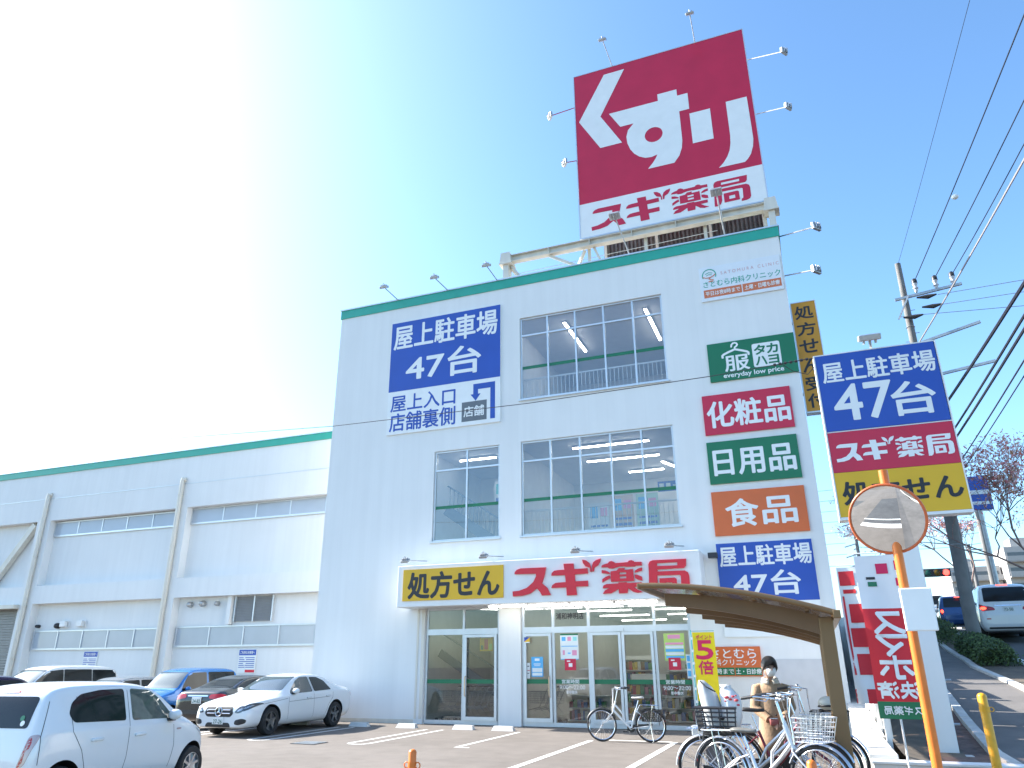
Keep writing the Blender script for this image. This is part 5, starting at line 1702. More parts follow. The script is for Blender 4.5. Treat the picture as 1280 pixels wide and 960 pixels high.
def make_bike(label, frame, fender, group, front_basket=None, rear_basket=None, saddle=saddlem, rack=False, skirt=False, chrome='chrome', light=None, child_bar=False, wb=1.12, r=.335, grips='plasticblack', hb=1.08, fat=.019, guard=False, curved=True, steer=0.0, sh=.70, spost=.17, rbz=None):
    root = thing('bicycle', label, 'bicycle', (0, 0, 0), group)
    xr, xf = -wb / 2, wb / 2
    bb = Vector((xr + .45, 0, .28)); st = Vector((xr + .31 + (.70 - sh) * .3, 0, sh)); hd0 = Vector((xf - .28, 0, .66)); hd1 = Vector((xf - .33, 0, .82))
    rh, fh = Vector((xr, 0, r)), Vector((xf, 0, r))
    for c in (rh, fh):
        b = B()
        b.ring(c, (0, 1, 0), r - .017, .018, 44, 8)
        w = b.obj('wheel', 'rubber', root, smooth=True)
        b = B(); b.ring(c, (0, 1, 0), r - .042, .011, 44, 6); b.cyl(c - Vector((0, .035, 0)), c + Vector((0, .035, 0)), .022, 10); b.obj('rim', 'chrome', w, smooth=True, angle=50)
        b = B()
        for k in range(28):
            a = 2 * pi * k / 28
            sd = .028 * (1 if k % 2 else -1)
            off = .6 if (k // 2) % 2 else -.6
            b.tube([c + Vector((.018 * cos(a + off), sd, .018 * sin(a + off))), c + Vector(((r - .045) * cos(a), 0, (r - .045) * sin(a)))], .0016, 4, cap=False)
        b.obj('spokes', spoke_m, w)
    b = B()
    if curved:
        mid = hd0.lerp(bb, .5) + Vector((-.03, 0, -.03))
        b.tube([hd0, hd0.lerp(bb, .35) + Vector((0, 0, -.01)), mid, bb.lerp(hd0, .2) + Vector((-.02, 0, -.025)), bb], fat, 10)
        b.tube([hd1 - Vector((0, 0, .05)), hd1.lerp(bb, .45) + Vector((-.02, 0, 0)), bb.lerp(st, .22) + Vector((.16, 0, .03)), bb.lerp(st, .35)], fat * .85, 10)
    else:
        b.tube([hd0, bb], fat * 1.3, 10); b.tube([hd1 - Vector((0, 0, .03)), bb.lerp(st, .35)], fat, 10)
    b.tube([bb, st], fat * .9, 10)
    b.tube([hd0 + Vector((.012, 0, -.04)), hd1 + Vector((-.008, 0, .03))], .021, 10)
    for s in (1, -1):
        b.tube([bb + Vector((0, .03 * s, 0)), bb.lerp(rh, .3) + Vector((0, .045 * s, 0)), rh + Vector((0, .06 * s, 0))], .010, 6)
        b.tube([st + Vector((0, .02 * s, -.05)), st.lerp(rh, .4) + Vector((0, .045 * s, 0)), rh + Vector((0, .06 * s, 0))], .009, 6)
    b.cyl(bb - Vector((0, .04, 0)), bb + Vector((0, .04, 0)), .026, 12)
    b.obj('frame', frame, root, smooth=True, angle=50)
    b = B()
    for s in (1, -1):
        top = hd0 + Vector((.02, .045 * s, -.06))
        b.tube([hd0 + Vector((.012, 0, -.035)), top, top.lerp(fh, .5) + Vector((.0, .05 * s - .02 * s, 0)), fh + Vector((-.02, .05 * s, .06)), fh + Vector((0, .05 * s, 0))], .011, 8)
    b.obj('fork', frame if fender != 'black' else frame, root, smooth=True, angle=50)
    b = B()
    top = Vector((hd1.x - .07, 0, hb))
    b.tube([hd1, top], .012, 8)
    b.tube([top + Vector((-.22, -.27, .03)), top + Vector((-.10, -.26, .045)), top + Vector((.05, -.16, .03)), top + Vector((.04, 0, 0)), top + Vector((.05, .16, .03)), top + Vector((-.10, .26, .045)), top + Vector((-.22, .27, .03))], .011, 8)
    for s in (1, -1):
        b.tube([top + Vector((.02, .19 * s, .03)), top + Vector((0, .21 * s, .0)), top + Vector((-.12, .25 * s, .015))], .006, 6)
        b.tube([top + Vector((.02, .16 * s, .03)), top + Vector((.12, .1 * s, .02)), top + Vector((.12, .03 * s, -.15)), hd0 + Vector((.03, .01 * s, 0))], .004, 5)
    b.obj('handlebar', chrome, root, smooth=True, angle=50)
    for s in (1, -1):
        b = B(); b.tube([top + Vector((-.25, .272 * s, .025)), top + Vector((-.12, .262 * s, .044))], .017, 10); b.obj('grip', grips, root, smooth=True, angle=50)
    b = B(); b.ball(top + Vector((.02, .12, .055)), .025, 10, (1, 1, .7)); b.obj('bell', 'chrome', root, smooth=True)
    sp = st + Vector((-.06 * spost / .17, 0, spost))
    b = B(); b.tube([st, sp], .013, 8); b.ring(st, (.3, 0, 1), .02, .007, 10, 5); b.obj('seat_post', chrome, root, smooth=True, angle=50)
    b = B()
    sec = []
    for t, hw, zt, th in ((-.13, .03, .055, .03), (-.12, .085, .062, .045), (-.06, .105, .066, .06), (.02, .085, .06, .055), (.08, .045, .055, .045), (.14, .028, .058, .04), (.155, .012, .05, .02)):
        c = sp + Vector((t, 0, zt))
        sec.append([c + Vector((0, hw * cos(a), (th * .5 if sin(a) < 0 else .02) * sin(a))) for a in [2 * pi * k / 12 for k in range(12)]])
    b.loft(sec); b.obj('saddle', saddle, root, smooth=True)
    for c, a0, a1, nm in ((rh, .05, pi * .98, 'fender'), (fh, .35, pi * .86, 'fender')):
        b = B()
        rings = []
        for k in range(19):
            a = a0 + (a1 - a0) * k / 18
            R_ = r + .022
            u = Vector((cos(a), 0, sin(a)))
            rings.append([c + u * (R_ - .012) + Vector((0, .028, 0)), c + u * R_ + Vector((0, .018, 0)), c + u * (R_ + .006), c + u * R_ - Vector((0, .018, 0)), c + u * (R_ - .012) - Vector((0, .028, 0)), c + u * (R_ - .003)])
        b.loft(rings)
        b.obj('fender', fender, root, smooth=True, angle=60)
    b = B()
    for s in (1, -1):
        b.tube([rh + Vector((0, .06 * s, 0)), rh + Vector((-.28, .035 * s, .17))], .003, 4)
        b2 = B(); b2.tube([fh + Vector((0, .055 * s, 0)), fh + Vector((-.27, .03 * s, .18))], .003, 4); b2.obj('fender_stay', chrome, root)
    b.cyl(rh - Vector((0, .075, 0)), rh + Vector((0, .075, 0)), .008, 6)
    if rack or rear_basket:
        for s in (1, -1):
            b.tube([rh + Vector((0, .065 * s, .02)), rh + Vector((-.06, .07 * s, r + .08)), rh + Vector((-.2, .065 * s, r + .08)), rh + Vector((.22, .05 * s, r + .09)), st + Vector((0, .02 * s, -.08))], .006, 6)
        for k in range(4):
            b.tube([rh + Vector((-.15 + k * .11, -.065, r + .083)), rh + Vector((-.15 + k * .11, .065, r + .083))], .005, 5)
    for s in (1, -1):
        b.tube([rh + Vector((0, .07 * s, 0)), rh + Vector((-.05, .13 * s, -r + .03)), rh + Vector((-.02, .16 * s, -r + .015))], .007, 6)
    b.obj('rack', chrome, root)
    b = B()
    b.lathe(bb + Vector((0, -.05, 0)), (0, -1, 0), [(0, 0), (0, .085), (.008, .085), (.008, 0)], 20)
    b.cyl(bb - Vector((0, .075, 0)), bb + Vector((0, .075, 0)), .012, 8)
    b.tube([bb + Vector((0, -.07, 0)), bb + Vector((.15, -.09, -.067))], .009, 6); b.tube([bb + Vector((0, .07, 0)), bb + Vector((-.15, .09, .062))], .009, 6)
    b.box(bb.x + .10, -.17, bb.z - .08, bb.x + .20, -.085, bb.z - .055); b.box(bb.x - .20, .085, bb.z + .05, bb.x - .10, .17, bb.z + .075)
    b.obj('crank', 'plasticblack', root)
    b = B()
    b.loft([[(bb.x + .10, -.085, bb.z + .04), (bb.x + .10, -.05, bb.z + .04), (bb.x + .10, -.05, bb.z - .04), (bb.x + .10, -.085, bb.z - .04)], [(bb.x, -.085, bb.z + .075), (bb.x, -.05, bb.z + .075), (bb.x, -.05, bb.z + .0), (bb.x, -.085, bb.z + .0)], [(rh.x - .03, -.08, rh.z + .04), (rh.x - .03, -.06, rh.z + .04), (rh.x - .03, -.06, rh.z - .005), (rh.x - .03, -.08, rh.z - .005)]])
    b.obj('chain_guard', 'plasticblack' if not guard else fender, root)
    b = B(); b.ball(rh + Vector((-r * .93, 0, r * .28)), .022, 8, (.5, 1, 1)); b.obj('reflector', tailred, root, smooth=True)
    if light:
        b = B(); b.ball(fh + Vector((-.02, -.07, .16)), .04, 12, (1.2, .8, .8)); b.obj('headlight', light, root, smooth=True)
    if front_basket:
        wire_basket(root, 'basket', xf - .17, xf + .12, .13, .175, .70, .93, front_basket, lean=.03)
    if rear_basket:
        wire_basket(root, 'rear_basket', xr - .24 + (.21 if rbz else 0), xr + .17 + (.21 if rbz else 0), .15, .19, rbz[0] if rbz else r + .10, rbz[1] if rbz else r + .32, rear_basket, r=.006 if not rbz else .0075, step=.04 if not rbz else .075)
        if rbz:
            b = B()
            for s in (1, -1):
                b.tube([rh + Vector((-.05, .07 * s, .1)), Vector((xr + .02, .10 * s, rbz[0]))], .012, 6); b.tube([rh + Vector((.1, .06 * s, r + .06)), Vector((xr + .3, .10 * s, rbz[0]))], .012, 6)
            b.box(xr, -.13, rbz[0] - .05, xr + .36, .13, rbz[0] - .01, .02)
            b.obj('seat_base', 'plasticblack', root)
    if skirt:
        for s in (1, -1):
            b = B()
            pts = [(xr - .02, r + .33), (xr + .06, r + .30), (xr + .30, r + .02), (xr + .26, r - .12), (xr + .05, r - .02)]
            b.prism(pts, lambda u, v, d: Vector((u, s * (.05 + d), v)), 0, .004)
            b.obj('coat_guard', mat('grey_cloth_guard', (.17, .15, .15), .6, var=.08), root)
    return root


gb = 'bicycles parked under the cycle port'
white_f = mat('bike_white', (.75, .77, .78), .3, .1, var=.04, coat=.4)
silver_f = mat('bike_silver', (.60, .61, .64), .28, .7, var=.05)
bike_a = make_bike('white step through bicycle with a black rear basket parked before the shop doors', white_f, 'plasticblack', 'bicycles', rear_basket='plasticblack', hb=1.10, fat=.025, saddle=mat('saddle_pale', (.5, .5, .5), .35, var=.05), r=.345)
place(bike_a, -4.29, -3.25, radians(180 + 5), 0.0)
bike_b = make_bike('silver bicycle nearest the camera with a steel front basket and grey saddle', silver_f, silver_f, gb, front_basket=basketw, rack=True, light='chrome', wb=1.12, sh=.58, spost=.13, fat=.024, saddle=mat('saddle_grey', (.17, .165, .15), .45, var=.1))
place(bike_b, -.64, -12.2, radians(-24), .22)
bike_c = make_bike('long bicycle with a high dark rear basket and grey coat guard', silver_f, mat('fender_blue', (.42, .45, .52), .3, .6), gb, front_basket=basketw, rear_basket='darkmetal', wb=1.24, sh=.66, spost=.15, skirt=True, rbz=(.74, .985))
place(bike_c, -.74, -11.72, radians(-2), .215)
maroon = mat('bike_maroon', (.20, .015, .035), .3, .3, coat=.4)
bike_d = make_bike('dark red bicycle with black grips behind the silver bicycle', maroon, 'plasticblack', gb, front_basket='plasticblack', rack=True, wb=1.1)
place(bike_d, -.56, -11.05, radians(-4), .21)
bike_e = make_bike('pale bicycle with raised handlebar furthest in, against the bronze post', white_f, silver_f, gb, front_basket='plasticblack', hb=1.16, wb=1.1)
place(bike_e, -.46, -10.55, radians(5), .19)


def blob(rings, seg, wob, seed):
    """soft bag: rings of (cx, cy, z, rx, ry)"""
    rr = random.Random(seed)
    out = []
    for (cx, cy, z, rx, ry) in rings:
        ring = []
        for k in range(seg):
            a = 2 * pi * k / seg
            w = 1 + rr.uniform(-wob, wob)
            ring.append(Vector((cx + rx * cos(a) * w, cy + ry * sin(a) * w, z + rr.uniform(-wob, wob) * .05)))
        out.append(ring)
    return out


cov = thing('seat_cover', 'grey fabric cover standing upright in the dark rear basket', 'cover', (-1.22, -11.68, 1.0))
b = B(); b.loft(blob([(-1.22, -11.68, 1.0, .10, .13), (-1.25, -11.68, 1.2, .115, .15), (-1.28, -11.68, 1.33, .105, .15), (-1.31, -11.68, 1.42, .08, .14), (-1.345, -11.68, 1.49, .03, .09)], 14, .05, 3)); b.obj('cloth', mat('grey_cloth', (.56, .56, .56), .75, var=.06, bump=.2, bscale=20), cov, smooth=True, angle=50)
b = B(); b.tube([(-1.345, -11.79, 1.485), (-1.27, -11.835, 1.42), (-1.17, -11.835, 1.37)], .008, 6); b.obj('piping', 'plasticblack', cov)
bag = thing('shopping_bag', 'full white plastic shopping bag with red print in the rear basket', 'bag', (-1.03, -11.70, .97))
b = B(); b.loft(blob([(-1.03, -11.70, .97, .09, .12), (-1.03, -11.70, 1.10, .115, .14), (-1.02, -11.70, 1.25, .12, .14), (-1.04, -11.70, 1.33, .11, .11), (-1.05, -11.70, 1.38, .08, .07), (-1.06, -11.70, 1.415, .05, .04), (-1.07, -11.70, 1.44, .065, .03)], 18, .09, 8)); b.obj('sack', mat('plastic_white', (.74, .73, .73), .35, var=.05, bump=.5, bscale=14), bag, smooth=True)
for dx in (-.01,):
    b = B(); b.tube([(-1.04 + dx - .03, -11.74, 1.36), (-1.04 + dx - .025, -11.745, 1.415), (-1.04 + dx, -11.74, 1.435), (-1.04 + dx + .02, -11.735, 1.41), (-1.04 + dx + .03, -11.73, 1.35)], [.022, .018, .016, .018, .022], 8); b.obj('handle', mat('plastic_white', (.74, .73, .73)), bag, smooth=True)
b = B()
for (x, z, s) in ((-1.09, 1.12, .03), (-1.05, 1.10, .022), (-1.02, 1.13, .02), (-.985, 1.09, .026), (-.97, 1.04, .02), (-1.11, 1.08, .014), (-.99, 1.14, .014)):
    b.ball((x + .04, -11.835 + .5 * abs(x + 1.07) ** 1.4, z + .19), s, 7, (1, .3, .55))
b.obj('print', mat('plastic_red', (.60, .06, .07), .4), bag, smooth=True)
hat_ = thing('helmet', 'pale helmet hanging on the furthest bicycle beside the bronze post', 'helmet', (.02, -10.6, 1.2))
b = B(); b.ball((.03, -10.75, 1.21), .11, 16, (1, .85, .75)); b.obj('shell', mat('helmet_cream', (.68, .64, .55), .35, var=.04), hat_, smooth=True)
b = B(); b.ring((.03, -10.75, 1.175), (0, .1, 1), .108, .012, 20, 6); b.obj('rim', 'plasticblack', hat_, smooth=True)

# ------------------------------------------------------------------ cycle port
cp = thing('cycle_port', 'bronze aluminium cycle port with a curved roof over the bicycles', 'shelter', (.12, -8, .1))


def roof_z(x):
    t = (x + 1.95) / 2.2
    return 2.585 + (2.205 - 2.585) * t + .085 * 4 * t * (1 - t)


Y0, Y1 = -12.0, -4.3
xs_ = frange(-1.95, .25, 2.2 / 14)
for y in (Y0, Y1):
    b = B(); b.tube([(x, y, roof_z(x)) for x in xs_], .035, 10); b.obj('roof_rim', 'bronze', cp, smooth=True, angle=60)
b = B()
b.box(-1.985, Y0, roof_z(-1.95) - .04, -1.93, Y1, roof_z(-1.95) + .03, .008); b.box(.22, Y0 - .04, roof_z(.25) - .06, .30, Y1, roof_z(.25) + .03, .008)
b.obj('gutter', 'bronze', cp)
for i, y in enumerate((-11.55, -9.85, -8.15, -6.45, -4.75)):
    b = B()
    rings = []
    for x in frange(-1.72, .08, 1.8 / 10):
        t = (x + 1.72) / 1.8
        zt = roof_z(x) - .06; zb = zt - (.15 + .06 * t)
        rings.append([Vector((x, y - .05, zb)), Vector((x, y + .05, zb)), Vector((x, y + .05, zt)), Vector((x, y - .05, zt))])
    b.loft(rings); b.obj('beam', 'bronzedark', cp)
    b = B(); b.box(.06, y - .065, lot_z(.1, y) - .02, .22, y + .065, roof_z(.15) - .05, .012); b.obj('post', 'bronze', cp)
for x in (-1.25, -.62, -.05):
    b = B(); b.box(x - .025, Y0 + .03, roof_z(x) - .055, x + .025, Y1, roof_z(x) - .015); b.obj('purlin', 'bronze', cp)
b = B()
for xa, xb in zip(xs_, xs_[1:]):
    b.quad([(xa, Y0, roof_z(xa) + .012), (xb, Y0, roof_z(xb) + .012), (xb, Y1, roof_z(xb) + .012), (xa, Y1, roof_z(xa) + .012)])
b.obj('roof_sheet', 'polycarb', cp, smooth=True)

# ------------------------------------------------------------------ the woman behind the bicycles
def skin_mesh(name, verts, edges, m, parent, sub=2, rootv=0):
    """verts: (x,y,z, rx, ry)"""
    me = bpy.data.meshes.new(name)
    me.from_pydata([v[:3] for v in verts], edges, [])
    ob = bpy.data.objects.new(name, me); COL.objects.link(ob)
    md = ob.modifiers.new('skin', 'SKIN'); md.use_smooth_shade = True
    for i, v in enumerate(verts):
        me.skin_vertices[0].data[i].radius = (v[3], v[4] if len(v) > 4 else v[3])
        me.skin_vertices[0].data[i].use_root = (i == rootv)
    s2 = ob.modifiers.new('sub', 'SUBSURF'); s2.levels = sub; s2.render_levels = sub
    dg = bpy.context.evaluated_depsgraph_get(); dg.update()
    me2 = bpy.data.meshes.new_from_object(ob.evaluated_get(dg))
    ob.modifiers.clear(); ob.data = me2
    me2.polygons.foreach_set('use_smooth', [True] * len(me2.polygons))
    me2.materials.append(m)
    ob.parent = parent
    return ob


skin_c = mat('skin', (.50, .31, .23), .5, var=.06)
coat_m = mat('coat_brown', (.37, .235, .14), .8, var=.10, scale=9, bump=.3, bscale=40)
hair_m = mat('hair_dark', (.055, .05, .048), .5, var=.25, scale=30)
pw = thing('person', 'woman in a brown coat and white mask looking down behind the bicycles', 'person', (-.62, -10.62, lot_z(-.6, -10.6)), rz=radians(8))
V = [(0, 0, .80, .12, .10), (0, .0, .98, .105, .085), (0, .005, 1.14, .125, .09), (0, .0, 1.235, .10, .075), (0, -.012, 1.305, .045, .045), (0, -.035, 1.36, .047, .05),
     (.075, 0, .72, .085, .085), (.085, .0, .42, .055, .055), (.085, .02, .10, .036, .036), (.085, -.09, .04, .035, .028),
     (-.075, 0, .72, .085, .085), (-.085, 0, .42, .055, .055), (-.085, .02, .10, .036, .036), (-.085, -.09, .04, .035, .028),
     (.165, .0, 1.20, .055, .055), (.215, -.01, .98, .042, .042), (.10, -.20, .87, .028, .028),
     (-.165, .0, 1.20, .055, .055), (-.225, -.02, .98, .042, .042), (-.07, -.20, .84, .028, .028),
     (0, -.06, 1.42, .078, .088), (0, -.075, 1.485, .07, .082)]
E_ = [(0, 1), (1, 2), (2, 3), (3, 4), (4, 5), (0, 6), (6, 7), (7, 8), (8, 9), (0, 10), (10, 11), (11, 12), (12, 13), (3, 14), (14, 15), (15, 16), (3, 17), (17, 18), (18, 19), (5, 20), (20, 21)]
nk_ = Vector((0, -.02, 1.36))
for i_ in (20, 21):
    q_ = nk_ + Matrix.Rotation(radians(13), 3, 'X') @ ((Vector(V[i_][:3]) - nk_) * 1.18)
    V[i_] = (*q_, V[i_][3] * 1.18, V[i_][4] * 1.18)
skin_mesh('body', V, E_, skin_c, pw)
# hands: palm and five fingers each
for (wx, wy, wz, sx) in ((.10, -.20, .87, -1), (-.07, -.20, .84, 1)):
    HV = [(wx, wy, wz, .024, .018), (wx + sx * .035, wy - .045, wz - .03, .034, .016)]
    HE = [(0, 1)]
    hb_ = skin_mesh('hand', HV, HE, skin_c, pw, sub=1)
    for k in range(4):
        o = (k - 1.5) * .016
        bx, by, bz = wx + sx * .045 + o * .3, wy - .06, wz - .04 + o
        skin_mesh('finger', [(bx, by, bz, .009), (bx + sx * .02, by - .025 + abs(o) * .3, bz - .012, .008), (bx + sx * .03, by - .03, bz - .035, .007)], [(0, 1), (1, 2)], skin_c, hb_, sub=1)
    skin_mesh('thumb', [(wx + sx * .015, wy - .03, wz, .010), (wx + sx * .035, wy - .06, wz + .012, .009), (wx + sx * .055, wy - .075, wz + .005, .008)], [(0, 1), (1, 2)], skin_c, hb_, sub=1)
# coat: body, sleeves, collar
coat = B()
rings = []
for (z, rx, ry, oy) in ((.46, .225, .18, .0), (.62, .215, .17, .0), (.80, .195, .155, .0), (.95, .17, .135, .0), (1.08, .172, .13, .0), (1.18, .182, .122, .0), (1.235, .16, .105, .0), (1.275, .095, .085, -.005), (1.30, .075, .075, -.01)):
    rings.append([Vector((rx * cos(a) * (1 + .03 * sin(5 * a + z * 9)), oy + ry * sin(a) * (1 + .04 * sin(4 * a + z * 6)), z)) for a in [2 * pi * k / 28 for k in range(28)]])
wmx = world_matrix(pw)
coat.loft([[wmx @ p for p in r_] for r_ in rings])
co = coat.obj('coat', coat_m, pw, smooth=True)
for s, pts in ((1, V[14:17]), (-1, V[17:20])):
    q = [Vector(p[:3]) for p in pts]
    q[2] = q[1].lerp(q[2], .93)
    b = B()
    fine = [q[0] + Vector((-.05 * s, 0, .02)), q[0], q[0].lerp(q[1], .33), q[0].lerp(q[1], .66), q[1], q[1].lerp(q[2], .35), q[1].lerp(q[2], .7), q[2]]
    b.tube([wmx @ p for p in fine], [.055, .078, .073, .067, .065, .058, .052, .05], 14)
    b.obj('sleeve', coat_m, co, smooth=True, angle=70)
b = B()
for z, rad in ((1.285, .088), (1.315, .078)):
    b.tube([wmx @ Vector((rad * cos(a) * 1.05, -.012 + rad * sin(a), z + .012 * sin(a))) for a in frange(-pi / 2 + .25, 3 * pi / 2 - .25, (2 * pi - .5) / 20)], .022, 8)
b.obj('collar', mat('scarf_cream', (.55, .47, .38), .8, var=.1), co, smooth=True)
b = B()
for k in range(4):
    p = wmx @ Vector((.012, -.142 - .02 * (k > 2), 1.12 - k * .11)); b.ball(p, .012, 8, (1, .4, 1))
b.obj('button', 'plasticblack', co, smooth=True)
# face: hair, eyes, glasses, nose under a white mask, ears
head_c = Vector((0, -.07, 1.455))
nk = Vector((0, -.02, 1.36))
wmx0 = wmx
wmx = wmx @ Matrix.Translation(nk) @ Matrix.Rotation(radians(13), 4, 'X') @ Matrix.Rotation(radians(8), 4, 'Z') @ Matrix.Scale(1.18, 4) @ Matrix.Translation(-nk)
b = B()
rings = []
for k in range(10):
    t = k / 9
    ring = []
    for a in [2 * pi * j / 28 for j in range(28)]:
        fr_ = max(0.0, -sin(a)) ** 1.5                     # 1 at the face, 0 at the sides and back
        e0 = -.80 + 1.50 * min(1, fr_ * 1.5)
        el = e0 + (pi / 2 - e0) * t
        q = 1.0 + .05 * sin(9 * a) * (1 - t) + (.06 if sin(a) > -.3 else 0) * (1 - t)
        ring.append(wmx @ (head_c + Vector((.082 * cos(el * .92) * cos(a) * q, .012 + .099 * cos(el) * sin(a) * q, .018 + .100 * sin(el)))))
    rings.append(ring)
b.loft(rings); b.obj('hair', hair_m, pw, smooth=True)
b = B()
rings = []
for z, rx, d in ((-.085, .035, .05), (-.06, .055, .085), (-.03, .062, .098), (-.004, .058, .092), (.006, .05, .083)):
    rings.append([wmx @ (head_c + Vector((rx * cos(a), -.012 - d * max(0, -sin(a)) + .02, z))) for a in frange(pi, 2 * pi, pi / 10)])
b.loft(rings, cap=False, closed=False); b.obj('mask', mat('mask_white', (.78, .78, .77), .7, var=.02), pw, smooth=True)
for s in (1, -1):
    b = B(); b.ball(wmx @ (head_c + Vector((.03 * s, -.083, .022))), .011, 8, (1, .5, .6)); b.obj('eye', mat('eye_dark', (.02, .015, .012), .2, var=0), pw, smooth=True)
    b = B(); b.ball(wmx @ (head_c + Vector((.078 * s, .0, -.005))), .022, 10, (.4, .7, 1.1)); b.obj('ear', skin_c, pw, smooth=True)
    b = B(); b.ring(wmx @ (head_c + Vector((.032 * s, -.093, .022))), wmx.to_3x3() @ Vector((0, 1, .15)), .02, .002, 14, 5); b.obj('glasses', 'plasticblack', pw)
b = B(); b.ball(wmx @ (head_c + Vector((0, -.092, .004))), .014, 10, (.8, .9, 1.3)); b.obj('nose', skin_c, pw, smooth=True)
wmx = wmx0
for s in (1, -1):
    b = B()
    b.tube([wmx @ Vector((.08 * s, 0, .62)), wmx @ Vector((.085 * s, 0, .42)), wmx @ Vector((.085 * s, .015, .12)), wmx @ Vector((.085 * s, .02, .07))], [.085, .068, .055, .055], 14); b.obj('trouser_leg', 'black', pw, smooth=True, angle=60)
    b = B(); b.ball(wmx @ Vector((.085 * s, -.045, .04)), .05, 12, (.85, 2.2, .8)); b.obj('shoe', 'plasticblack', pw, smooth=True)
pouch = thing('handbag', 'small dark pink purse held in the hands of the masked woman', 'purse', (-.6, -10.85, 1.0))
b = B(); b.box(-.665, -10.905, .955, -.56, -10.855, 1.035, .015); b.obj('pouch', mat('purse_rose', (.36, .10, .09), .5, var=.1), pouch, smooth=True, angle=50)
b = B(); b.box(-.66, -10.908, 1.03, -.565, -10.852, 1.042, .004); b.obj('clasp', 'chrome', pouch)


# ------------------------------------------------------------------ banners, fence, low walls, posts, convex mirror
def banner(name, label, x0, x1, y, z0, z1, build, group=None, sway=.05, poleside=-1, lean=0.0, base=0.0, polem='white', seed=1, Ybase=None):
    """printed cloth on a pole with a top arm; build(plane, root) adds the print. plane: u 0..1, v 0..1"""
    rr = random.Random(seed)
    ph = rr.uniform(0, 6)
    root = thing(name, label, 'banner', (x0 if poleside < 0 else x1, y, base), group)
    def plane(u, v, d=0.0):
        x = x0 + (x1 - x0) * u + lean * (v - 1) * -1
        w = sway * (sin(3.1 * v * 2 + ph + u * 2.2) * .6 + sin(7 * u + ph + v * 3) * .3) * min(1, (1.15 - v) * 1.6) 
        return Vector((x, y + w - d, z0 + (z1 - z0) * v))
    px = x0 - .03 if poleside < 0 else x1 + .03
    b = B()
    b.tube([(px, y, base), (px, y, z1 + .06)], .014, 8); b.tube([(px, y, z1 + .03), (x1 if poleside < 0 else x0, y, z1 + .03)], .008, 6)
    b.obj('pole', polem, root)
    b = B()
    for k in range(6):
        zz = z0 + (z1 - z0) * (k + .5) / 6
        b.box(px - .018, y - .016, zz - .03, px + .035 * -poleside * 1.2, y - .010, zz + .03)
    b.obj('loop', 'letterwhite', root)
    build(plane, root)
    return root


def cloth(plane, root, v0, v1, m, name='cloth', u0=0.0, u1=1.0, d=0.0, nu=10, nv=24):
    b = B()
    g = [[b.bm.verts.new(plane(u0 + (u1 - u0) * i / nu, v0 + (v1 - v0) * j / nv, d)) for i in range(nu + 1)] for j in range(nv + 1)]
    for j in range(nv):
        for i in range(nu):
            b.bm.faces.new((g[j][i], g[j][i + 1], g[j + 1][i + 1], g[j + 1][i]))
    return b.obj(name, m, root, smooth=True)


def banner_text(plane, root, items, m, bold=.03, flip=False, both=True):
    b = B()
    for t, rc in items:
        put_text(b, t, rc, plane, bold, 0, .007, flip)
        if both:
            put_text(b, t, rc, plane, bold, 0, -.007, flip)
    return b.obj('lettering', m, root)


nyel = mat('banner_yellow', (.80, .62, .01), .7, var=.04)
nmag = mat('banner_magenta', (.62, .02, .10), .7, var=.03)


def yb(pl_, root):
    cloth(pl_, root, .09, 1, nyel); cloth(pl_, root, 0, .09, 'green', 'hem')
    banner_text(pl_, root, [('ポイント', (.16, .905, .88, .965)), ('5', (.12, .64, .88, .885)), ('倍', (.18, .44, .84, .615))], nmag, .05, both=False)


tealpole = mat('teal_pole', (.05, .35, .38), .4, var=.05)
banner('banner_flag', 'yellow point five times banner standing right of the shop doors', -2.93, -2.38, -1.2, .62, 2.40, yb, None, .02, base=.05, polem=tealpole)
b = B(); b.box(-3.12, -1.38, 0, -2.62, -1.02, .24, .03); o = b.obj('water_weight', 'alu'); tag(o, 'pale grey water weight at the foot of the yellow banner pole', 'water weight')
ncl = mat('banner_white', (.76, .76, .77), .7, var=.03)
nred = mat('banner_red', (.62, .022, .035), .7, var=.05)


def rb(pl_, root):
    cloth(pl_, root, .66, 1, ncl); cloth(pl_, root, .10, .66, nred, 'field'); cloth(pl_, root, 0, .10, 'green', 'hem')
    banner_text(pl_, root, [('ス', (.18, .505, .86, .635)), ('マ', (.18, .37, .86, .495)), ('ホ', (.16, .235, .88, .365)), ('決済', (.05, .12, .95, .215))], 'letterwhite', .07, True)
    banner_text(pl_, root, [('スギ薬局', (.12, .025, .9, .075))], 'letterwhite', .04, True)
    for u, v, w, h, m in ((.45, .88, .26, .065, nmag), (.86, .90, .12, .06, nmag), (.22, .80, .2, .03, 'green'), (.84, .80, .13, .05, nmag), (.2, .845, .2, .016, 'black')):
        cloth(pl_, root, v, v + h, m, 'print', u, u + w, .006, 3, 3)


def rb2(pl_, root):
    cloth(pl_, root, 0, 1, ncl)
    for u, v, w, h in ((.04, .86, .42, .11), (.54, .88, .4, .09), (.1, .80, .35, .03), (.55, .80, .3, .04), (.06, .2, .05, .58), (.2, .58, .6, .14), (.15, .40, .7, .14), (.2, .2, .6, .15), (.0, .0, 1., .10)):
        cloth(pl_, root, v, v + h, nred, 'print', u, u + w, .006, 3, 3)


gr = 'banners along the white fence'
banner('banner_flag', 'red and white smartphone payment banner seen from behind, beside the orange mirror pole', .55, 1.03, -11.6, 1.10, 2.86, rb, gr, .05, 1, base=.2, seed=4)
banner('banner_flag', 'white banner with pink blocks rippling behind the red one', .42, .90, -9.3, 1.15, 2.98, rb2, gr, .12, 1, base=.3, seed=5)
banner('banner_flag', 'pink and white banner partly hidden between the fence and the red banner', 1.10, 1.62, -1.5, 1.7, 3.75, rb2, gr, .12, 1, base=.9, seed=9)

